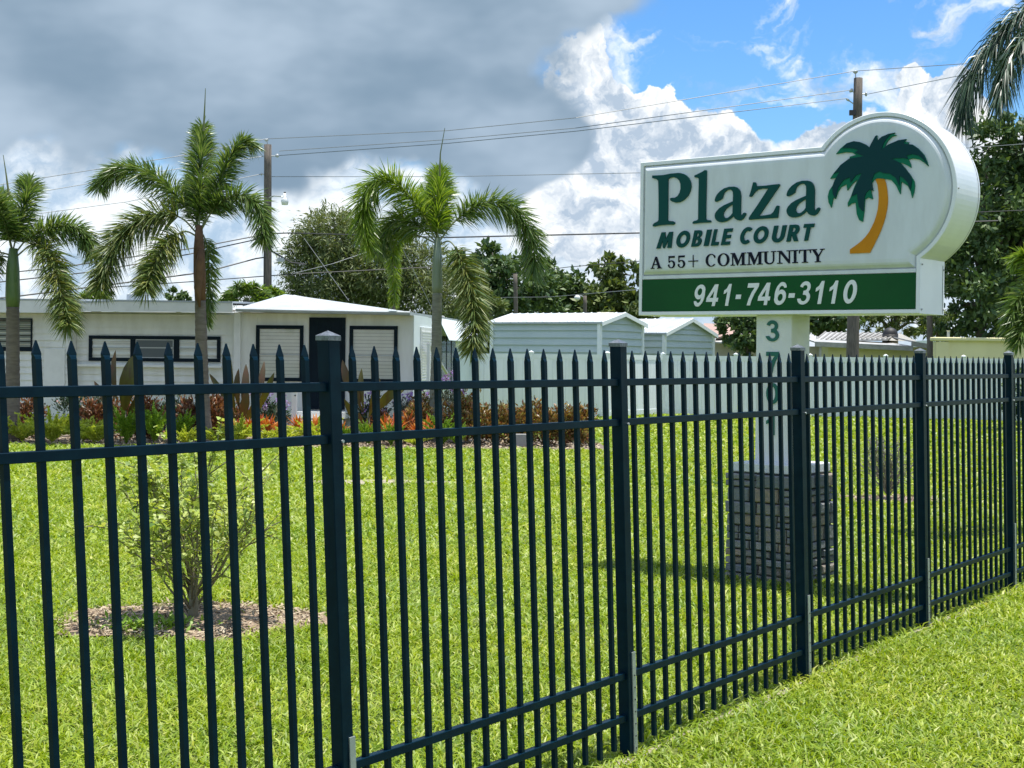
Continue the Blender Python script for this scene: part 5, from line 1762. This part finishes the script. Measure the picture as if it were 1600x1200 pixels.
def wire(label, pts, Ys, r=.014, m='wire', sag=0.0):
    """a cable through picture points at the given depths"""
    P = [at(x, y, Y) for (x, y), Y in zip(pts, Ys)]
    C = []
    for i in range(len(P) - 1):
        for t in np.linspace(0, 1, 13)[:-1]:
            q = P[i] + (P[i + 1] - P[i]) * t
            q = q - np.array([0, 0, sag * 4 * t * (1 - t)])
            C.append(q)
    C.append(P[-1])
    o = MB().tube(C, r, 4).build('power_line', M[m])
    return tag(o, label, 'cable')


wire('topmost wire from the lamp pole to the top of the pole behind the sign', [(416, 217), (700, 204), (900, 184), (1336, 111)], [YL, 46, 44, YR], .011, 'wiregrey')
wire('upper of two close wires running left to the insulators behind the sign', [(436, 236), (700, 218), (900, 200), (1328, 141)], [YL, 46, 44, YR], .011, 'wiregrey')
wire('lower of two close wires running left to the insulators behind the sign', [(436, 243), (700, 224), (900, 205), (1322, 154)], [YL, 46, 44, YR], .011, 'wiregrey')
wire('level thin wire passing right of the lamp pole under the grey cloud', [(424, 276), (700, 276), (1000, 270), (1500, 258)], [YL, 46, 44, 42], .010, 'wiregrey')
wire('thick black cable crossing behind the bright palm to the sign', [(424, 365), (450, 364), (700, 371), (1000, 364), (1560, 345)], [YL, 48, 46, 44, 40], .022)
wire('faint wire rising over the trees at the left edge of the sign', [(800, 428), (890, 417), (1000, 408), (1480, 395)], [60, 56, 50, 44], .014)
wire('wire from the lamp pole sloping left above the tall palm', [(416, 217), (273, 245), (22, 285), (-60, 298)], [YL, 46, 44, 43], .011, 'wiregrey')
wire('second wire sloping left behind the tall palm crown', [(412, 244), (250, 268), (60, 300), (-60, 320)], [YL, 46, 44, 43], .011, 'wiregrey')
wire('third wire sloping left between the two left palms', [(408, 272), (200, 315), (66, 333), (-60, 350)], [YL, 46, 44, 43], .011, 'wiregrey')
wire('dark cable from mid lamp pole dipping to the left border', [(415, 366), (300, 388), (106, 416), (-40, 432)], [YL, 46, 44, 43], .018)
wire('dark cable second lowest at the left border', [(415, 371), (296, 397), (150, 424), (-40, 445)], [YL, 46, 44, 43], .018)
wire('heavy spliced cable sagging left from the lamp pole', [(414, 402), (400, 404), (340, 420), (299, 428), (170, 445), (26, 463), (-40, 470)], [YL, 48, 47, 46, 45, 44, 43], .022)
wire('cable leaving the lamp pole low towards the right', [(700, 416), (460, 428), (300, 440), (170, 449)], [50, 48, 48, 50], .016)
wire('guy wire slanting down right of the lamp pole', [(475, 372), (545, 470)], [50, 49], .010, 'wiregrey')
wire('second guy wire slanting down behind the bright palm', [(630, 390), (676, 484)], [52, 52], .010, 'wiregrey')
wire('insulated splice cable between lamp pole and olive tree', [(424, 392), (455, 410), (478, 413)], [YL, 48, 48], .03)
wire('service wire rising from olive tree to the grey pole', [(440, 432), (520, 412), (614, 380)], [48, 50, 52], .010, 'wiregrey')
wire('thin wire crossing the dark oak right of the sign', [(1356, 147), (1500, 118), (1640, 100)], [YR, 38, 36], .010, 'wiregrey')
wire('top wire running right from the pole behind the sign', [(1337, 111), (1500, 100), (1660, 92)], [YR, 38, 36], .010, 'wiregrey')
wire('upper wire in front of the oak right of the sign', [(1500, 232), (1640, 222)], [42, 40], .010, 'wiregrey')
wire('lower wire in front of the oak right of the sign', [(1470, 334), (1660, 326)], [42, 40], .014)
wire('thin wire under the thick one before the dark tree', [(768, 465), (860, 464), (1000, 452)], [60, 58, 52], .010, 'wiregrey')


# ------------------------------------------------------------------ flower bed
def plume_mesh(name, n, h, spread, m, pl_len=.055):
    """foxtail fern: tapering bushy plumes leaning outwards from one crown"""
    C, D, NN, L = [], [], [], []
    for i in range(n):
        a = rng.uniform(0, 2 * math.pi)
        ln = rng.uniform(.05, spread)
        hh = h * rng.uniform(.65, 1.1)
        k_ = 130
        t = np.sort(rng.random(k_)) ** .8
        bx = np.cos(a) * ln * t ** 1.5
        by = np.sin(a) * ln * t ** 1.5
        bz = hh * t * (1 - .22 * t * ln / .5)
        P = np.stack([bx, by, bz], 1)
        T = unit(np.stack([np.cos(a) * ln * 1.5 * t ** .5, np.sin(a) * ln * 1.5 * t ** .5, hh * (1 - .4 * t)], 1))
        rd = rand_dirs(k_)
        C.append(P)
        D.append(unit(rd + T * 1.3))
        NN.append(rand_dirs(k_))
        L.append(pl_len * (.45 + 1.0 * np.sin(math.pi * np.clip(t * .95 + .05, 0, 1))) * rng.uniform(.7, 1.2, k_))
    L = np.concatenate(L)
    return leaves_mesh(name, np.vstack(C), np.vstack(D), np.vstack(NN), L, L * .5, M[m], fold=.05)


def bush_mesh(name, n, rx, rz, m, L, asp=.38, up=.6, twigs=26):
    d = rand_dirs(twigs)
    tw = d * rng.uniform(.35, .95, twigs)[:, None] * np.array([rx, rx, rz]) + np.array([0, 0, rz])
    idx = rng.integers(0, twigs, n)
    P = tw[idx] + rng.normal(size=(n, 3)) * rx * .16
    P[:, 2] = np.maximum(P[:, 2], .03)
    D = unit(rand_dirs(n) + unit(tw[idx] - np.array([0, 0, rz * .6])) * .9 + np.array([0, 0, up * .6]))
    LL = L * rng.uniform(.6, 1.35, n)
    return leaves_mesh(name, P, D, rand_dirs(n) + np.array([0, 0, .8]), LL, LL * asp, M[m], fold=.06)


def stems(name, n, h, spread, m, parent, r=.012):
    b = MB()
    for i in range(n):
        a, s_ = rng.uniform(0, 2 * math.pi), rng.uniform(.2, 1) * spread
        b.tube([(0, 0, 0), (math.cos(a) * s_ * .4, math.sin(a) * s_ * .4, h * .5), (math.cos(a) * s_, math.sin(a) * s_, h * rng.uniform(.8, 1.1))], [r, r * .8, r * .4], 5)
    return b.build(name, M[m], parent, smooth=True)


def proto(name, cat, label, group, parts):
    r = empty(name, (0, 0, 0), label, cat, group)
    for nm, me in parts:
        o = link(nm, me)
        o.parent = r
    return r


ORD = ['first', 'second', 'third', 'fourth', 'fifth', 'sixth', 'seventh', 'eighth', 'ninth', 'tenth', 'eleventh', 'twelfth', 'thirteenth',
       'fourteenth', 'fifteenth', 'sixteenth', 'seventeenth', 'eighteenth', 'nineteenth', 'twentieth']


def numbered(protos, spots):
    """give each plant of a row its place counted from the left among its own kind"""
    out = []
    for sp_ in spots:
        same = sorted(q[0] for q in spots if protos[q[3]]['label'] == protos[sp_[3]]['label'])
        i = same.index(sp_[0])
        out.append(sp_[:4] + (protos[sp_[3]]['label'].replace('NTH', ORD[i]),))
    return out


def scatter(protos, spots, jit=.05):
    spots = numbered(protos, spots)
    """first use moves the built plant itself, later ones copy it"""
    used = set()
    for i, (px, Y, s, k_, label) in enumerate(spots):
        x = at(px, 640, Y)[0]
        o = protos[k_]
        if k_ not in used:
            used.add(k_)
            o.location = (x, Y, .02)
            o.rotation_euler = (0, 0, rng.uniform(0, 6.28))
            o.scale = (s, s, s)
            if label:
                o['label'] = label
        else:
            copy_thing(o, (x, Y, .02), rng.uniform(0, 6.28), s, label)


gf = 'ferns along the front edge of the flower bed'
fl = 'NTH light green plumed fern from the left in the bed front row'
fd = 'NTH deeper green upright fern from the left in the bed front row'
fp = [proto('foxtail_fern', 'fern', fl, gf, [('plumes', plume_mesh('plumes', 20, .62, .75, 'fern'))]),
      proto('foxtail_fern', 'fern', fl, gf, [('plumes', plume_mesh('plumes', 18, .56, .85, 'fern'))]),
      proto('foxtail_fern', 'fern', fd, gf, [('plumes', plume_mesh('plumes', 22, .80, .50, 'fernD'))])]
scatter(fp, [(-12, 27.0, 1, 0, None), (35, 27.3, 1.0, 1, None), (82, 26.9, 1.15, 0, None), (128, 27.0, 1.1, 1, None), (150, 26.8, .8, 0, None),
             (198, 26.9, 1.0, 2, None), (242, 27.0, 1.1, 2, None), (285, 27.1, .9, 2, None), (292, 26.7, .65, 0, None), (340, 26.9, .75, 1, None), (375, 27.0, 1.0, 0, None),
             (415, 26.9, .7, 1, None), (448, 27.0, .8, 1, None), (496, 27.1, 1.0, 0, None), (540, 26.9, .6, 2, None), (575, 27.0, .7, 2, None), (612, 27.0, .7, 2, None), (692, 27.1, .9, 2, None), (650, 26.9, .5, 1, None), (715, 26.9, .65, 2, None)])
gc = 'croton shrubs in the flower bed'
cl_ = 'NTH rust orange croton shrub from the left in the right end hedge'
cd_ = 'NTH dark red croton shrub from the left behind the ferns'
cpz = [proto('croton_shrub', 'shrub', cl_, gc, [('foliage', bush_mesh('foliage', 2000, .36, .50, 'croton', .098, twigs=70))]),
       proto('croton_shrub', 'shrub', cl_, gc, [('foliage', bush_mesh('foliage', 1800, .32, .54, 'croton', .10, twigs=64))]),
       proto('croton_shrub', 'shrub', cd_, gc, [('foliage', bush_mesh('foliage', 1600, .38, .44, 'crotonR', .095, twigs=60))])]
for q in cpz:
    o = stems('stems', 6, .5, .2, 'twig', None)
    o.parent = q
scatter(cpz, [(720, 28.2, 1.05, 0, None), (748, 27.7, .85, 1, None), (778, 27.6, .85, 0, None), (806, 27.5, .80, 1, None), (832, 27.7, .92, 0, None), (858, 27.5, .78, 1, None),
              (884, 27.6, .84, 0, None), (908, 27.6, .86, 1, None), (652, 28.4, .85, 1, None), (665, 29.2, .95, 0, None),
              (40, 28.4, .95, 2, None), (150, 28.2, .9, 2, None), (165, 28.6, .9, 2, None), (215, 28.2, 1.0, 2, None), (232, 28.6, .95, 2, None), (302, 28.3, .95, 2, None), (335, 28.2, .98, 2, None), (350, 28.7, 1.0, 2, None), (592, 28.5, .7, 2, None), (640, 28.0, .6, 2, None)])


def rosette(n, L, m, W=.16):
    a = rng.uniform(0, 2 * math.pi, n)
    e = rng.uniform(.35, 1.35, n)
    D = np.stack([np.cos(a) * np.cos(e), np.sin(a) * np.cos(e), np.sin(e)], 1)
    NN = np.stack([-np.cos(a) * np.sin(e), -np.sin(a) * np.sin(e), np.cos(e)], 1)
    return leaves_mesh('leaves', np.tile([0, 0, .05], (n, 1)) + D * .03, D, NN, L * rng.uniform(.7, 1.2, n), L * W, M[m], fold=.04, droop=.15)


gb = 'orange bromeliads among the ferns'
bpz = [proto('bromeliad', 'flower', 'NTH orange bromeliad rosette from the left among the ferns', gb, [('leaves', rosette(30, .34, 'brom'))])]
scatter(bpz, [(368, 27.4, .9, 0, None), (390, 27.3, 1.0, 0, None), (408, 27.5, 1.1, 0, None), (420, 27.3, 1.1, 0, None), (432, 27.8, .8, 0, None), (467, 27.5, 1.2, 0, None), (480, 27.7, 1.0, 0, None), (494, 27.5, 1.2, 0, None), (535, 27.6, .8, 0, None), (580, 27.7, .7, 0, None),
              (604, 27.6, 1.2, 0, None), (618, 27.5, 1.2, 0, None), (638, 28.0, 1.3, 0, None), (668, 27.8, 1.1, 0, None), (612, 27.2, .9, 0, None), (672, 27.3, .8, 0, None), (650, 27.5, .8, 0, None)])
# lift the rosettes: they sit on short stalks
for o in list(COL.objects):
    if o.name.startswith('bromeliad'):
        o.location.z = .18


def paddle(P0, d, nrm, L, W, m, parent):
    d, nrm = unit(np.array(d, float)), unit(np.array(nrm, float))
    s = unit(np.cross(d, nrm))
    V = []
    prof = [(0, .05), (.12, .10), (.25, .42), (.45, .92), (.62, 1.0), (.80, .75), (.93, .34), (1.0, .02)]
    for t, w in prof:
        c = np.array(P0) + d * L * t + nrm * L * (.10 * math.sin(t * 3.0)) - np.array([0, 0, 1]) * L * .12 * t * t
        for k_, e in ((-1, .10), (0, 0), (1, .10)):
            V.append(c + s * W * .5 * w * k_ + nrm * W * e * w)
    Fc = []
    for i in range(len(prof) - 1):
        for k_ in range(2):
            Fc.append((i * 3 + k_, i * 3 + k_ + 1, i * 3 + 3 + k_ + 1, i * 3 + 3 + k_))
    return MB().add(V, Fc).build('leaf', M[m], parent, smooth=True, recalc=False)


def ti_plant(label, px, Y, lv):
    x = at(px, 640, Y)[0]
    r = empty('ti_plant', (x, Y, 0), label, 'plant')
    MB().tube([(x, Y, 0), (x + .02, Y, .35), (x, Y, .62)], [.03, .028, .022], 7).build('stem', M['twig'], r, smooth=True)
    for (tx, ty, bx, by, w, m, dy) in lv:
        p0, p1 = at(bx, by, Y), at(tx, ty, Y + dy)
        d = p1 - p0
        L = float(np.linalg.norm(d))
        nr = np.array([.35 * (1 if tx > px else -1), -1, .25])
        nr = nr - unit(d) * nr.dot(unit(d))
        paddle(p0, d, nr, L * 1.06, .8 * w * Y / F, m, r)


ti_plant('broad olive leaved ti plant left of the middle window', 196, 27.9, [(206, 548, 190, 660, 34, 'ti', -.1), (182, 540, 186, 640, 14, 'tibrown', .1), (165, 600, 185, 665, 18, 'ti', .2), (222, 600, 196, 668, 16, 'ti', -.3), (150, 590, 186, 650, 14, 'tibrown', .2), (232, 640, 196, 680, 14, 'ti', -.2), (205, 566, 195, 650, 22, 'ti', .2)])
ti_plant('bronze and olive ti plant under the left black window', 376, 27.9, [(362, 551, 372, 660, 15, 'ti', 0), (374, 570, 376, 650, 15, 'tibrown', -.1), (384, 562, 378, 660, 16, 'tibrown', .1), (412, 558, 398, 650, 13, 'tibrown', .2), (427, 575, 398, 655, 14, 'ti', -.2), (330, 578, 368, 640, 12, 'ti', .1), (385, 600, 376, 670, 18, 'tibrown', -.2), (352, 610, 374, 668, 14, 'ti', -.2), (398, 620, 380, 672, 12, 'ti', -.3)])
ti_plant('bronze ti plant with arching leaves just right of the first fence post', 575, 28.0, [(537, 556, 560, 640, 18, 'tibrown', 0), (553, 580, 568, 650, 16, 'tibrown', .1), (566, 570, 570, 650, 13, 'ti', .1), (592, 585, 574, 660, 17, 'ti', -.1), (586, 552, 578, 640, 9, 'tibrown', .2), (618, 598, 582, 650, 20, 'ti', -.1), (540, 618, 570, 675, 15, 'ti', -.2), (606, 640, 578, 680, 18, 'ti', -.3), (562, 640, 574, 690, 18, 'tibrown', -.2), (640, 590, 590, 640, 14, 'ti', .2)])


def flower_shrub(label, px, Y, h, rx, fl_, m='shrub', fm='purple', nf=240, n=1500, L=.085):
    x = at(px, 640, Y)[0]
    r = empty('flowering_shrub', (x, Y, 0), label, 'shrub')
    me = bush_mesh('foliage', n, rx, h * .48, m, L, .32)
    o = link('foliage', me)
    o.parent = r
    s_ = stems('stems', 8, h * .8, rx * .7, 'twig', None)
    s_.parent = r
    if fl_:
        d = rand_dirs(14)
        d[:, 2] = np.abs(d[:, 2]) + .2
        d = unit(d)
        tw = d * np.array([rx, rx, h * .52]) + np.array([0, 0, h * .5])
        idx = rng.integers(0, 14, nf)
        P = tw[idx] + rng.normal(size=(nf, 3)) * .05
        me = leaves_mesh('blossoms', P, rand_dirs(nf), rand_dirs(nf), .05, .045, M[fm], fold=.05)
        o = link('blossoms', me)
        o.parent = r


flower_shrub('dark green shrub with pale leaves left of the broad ti plant', 118, 29.0, 1.0, .42, True, 'shrub', 'pink', 20)
flower_shrub('dark leafy shrub below the middle window behind the ferns', 262, 29.2, .85, .55, False)
flower_shrub('dark leafy shrub under the left end of the middle window', 160, 29.3, .95, .45, False, 'greyleaf')
flower_shrub('purple flowering shrub left of the small white post', 420, 29.0, .95, .42, True)
flower_shrub('pink flowered shrub beside the trunk of the tallest palm', 352, 29.1, 1.0, .30, True, 'shrub', 'pink', 60)
flower_shrub('purple flowering shrub behind the bronze ti plant', 578, 29.4, .95, .40, True)
flower_shrub('tall lilac flowering shrub left of the bright palm trunk', 645, 29.5, 1.1, .42, True, 'greyleaf', 'purple', 280)
flower_shrub('tall lilac flowering shrub right of the bright palm trunk', 705, 29.6, 1.35, .45, True, 'greyleaf', 'purple', 300)
x0 = at(460, 640, 28.3)[0]
r = empty('marker_post', (x0, 28.3, 0), 'small white wooden post standing among the bromeliads', 'post')
MB().box(x0 - .05, x0 + .05, 28.25, 28.33, 0, at(460, 600, 28.3)[2]).build('shaft', M['trimw'], r)
MB().tube([(x0 + .02, 28.24, .93), (x0 + .02, 28.25, .93)], .016, 8).build('knot', M['bolt'], r)
x0 = at(812, 690, 27.2)[0]
tag(MB().box(x0 - .11, x0 + .13, 27.05, 27.25, 0, .27).build('concrete_block', M['block'], bevel=.01), 'grey concrete block between croton stems in the hedge', 'block')


# ------------------------------------------------------------------ shrubs on the lawn
def open_shrub(label, c, Y, w, h, nst, m, leafn, L, tw, name='young_shrub', asp=.6):
    z0 = float(ground_z(c[0], c[1]))
    r = empty(name, (c[0], c[1], z0), label, 'shrub')
    b = MB()
    tips, dirs = [], []
    b.tube([(c[0], c[1], z0 - .02), (c[0] + .01, c[1], z0 + .10 * h), (c[0], c[1], z0 + .2 * h)], [.036 * h / 1.1, .030 * h / 1.1, .022 * h / 1.1], 7)
    for i in range(nst):
        a = rng.uniform(0, 2 * math.pi)
        k_ = math.sqrt(rng.uniform(.06, 1))
        end_ = np.array([math.cos(a) * w * k_, math.sin(a) * w * k_, h * (1.05 - .42 * k_ ** 2) * rng.uniform(.8, 1.05)])
        st = np.array([0, 0, rng.uniform(.02, .22) * h])
        P = [st]
        for t in (.25, .5, .75, 1.0):
            q = st + (end_ - st) * np.array([t ** .85, t ** .85, t ** 1.1]) + rng.normal(0, .018, 3)
            P.append(q)
        P = [q + np.array([c[0], c[1], z0]) for q in P]
        b.tube(P, [.0085, .0065, .005, .0035, .0015], 5)
        for s_ in range(5):
            t = rng.uniform(.22, .95)
            q = P[0] + (P[-1] - P[0]) * t
            i0_ = min(3, int(t * 4))
            q = P[i0_] + (P[i0_ + 1] - P[i0_]) * (t * 4 - i0_)
            e = q + unit(rng.normal(size=3) + unit(P[-1] - P[0]) * 1.3) * rng.uniform(.10, .28) * h
            b.tube([q, (q + e) / 2 + rng.normal(0, .01, 3), e], [.005, .004, .0015], 4)
            for u in np.linspace(.3, 1, 4):
                tips.append(q + (e - q) * u)
        for u in (.7, .85, 1.0):
            i0_ = min(3, int(u * 3.999))
            tips.append(P[i0_] + (P[i0_ + 1] - P[i0_]) * (u * 4 - i0_))
    b.build('branches', M[tw], r, smooth=True)
    tips = np.array(tips)
    hz = np.clip((tips[:, 2] - z0) / h, 0, 1)
    pr = .45 + hz ** 1.3
    idx = rng.choice(len(tips), leafn, p=pr / pr.sum())
    P = tips[idx] + rng.normal(0, .022, (leafn, 3))
    D = rand_dirs(leafn) * np.array([1, 1, .5]) + np.array([0, 0, .15])
    LL = L * rng.uniform(.5, 1.3, leafn)
    link('leaves', leaves_mesh('leaves', P, D, rand_dirs(leafn) * .7 + np.array([0, 0, 1]), LL, LL * asp, M[m], fold=.10, droop=.15), r)


open_shrub('airy young shrub with yellow green leaves in the near mulch ring', SH1, 9.29, .66, 1.20, 32, 'hib', 4000, .054, 'twig')
open_shrub('bare grey twiggy shrub in the far mulch ring right of the pedestal', SH2, 17.7, .42, .85, 40, 'greyleaf', 260, .05, 'twigpale', 'bare_shrub', .35)
# dark weeds at the foot of the near shrub
n = 420
C = np.stack([rng.normal(SH1[0] - .22, .16, n), rng.normal(SH1[1] - .28, .10, n), np.full(n, -.0)], 1)
C[:, 2] = ground_z(C[:, 0], C[:, 1]) + rng.uniform(0, .05, n)
wd = stuff(link('weed_clump', leaves_mesh('weed_clump', C, rand_dirs(n) * np.array([1, 1, .4]) + np.array([0, 0, .5]), rand_dirs(n) * .5 + np.array([0, 0, 1]), .06 * rng.uniform(.6, 1.3, n), .022, M['fernD'], fold=.08)))
wd['label'] = 'patch of dark green weeds at the foot of the young shrub'
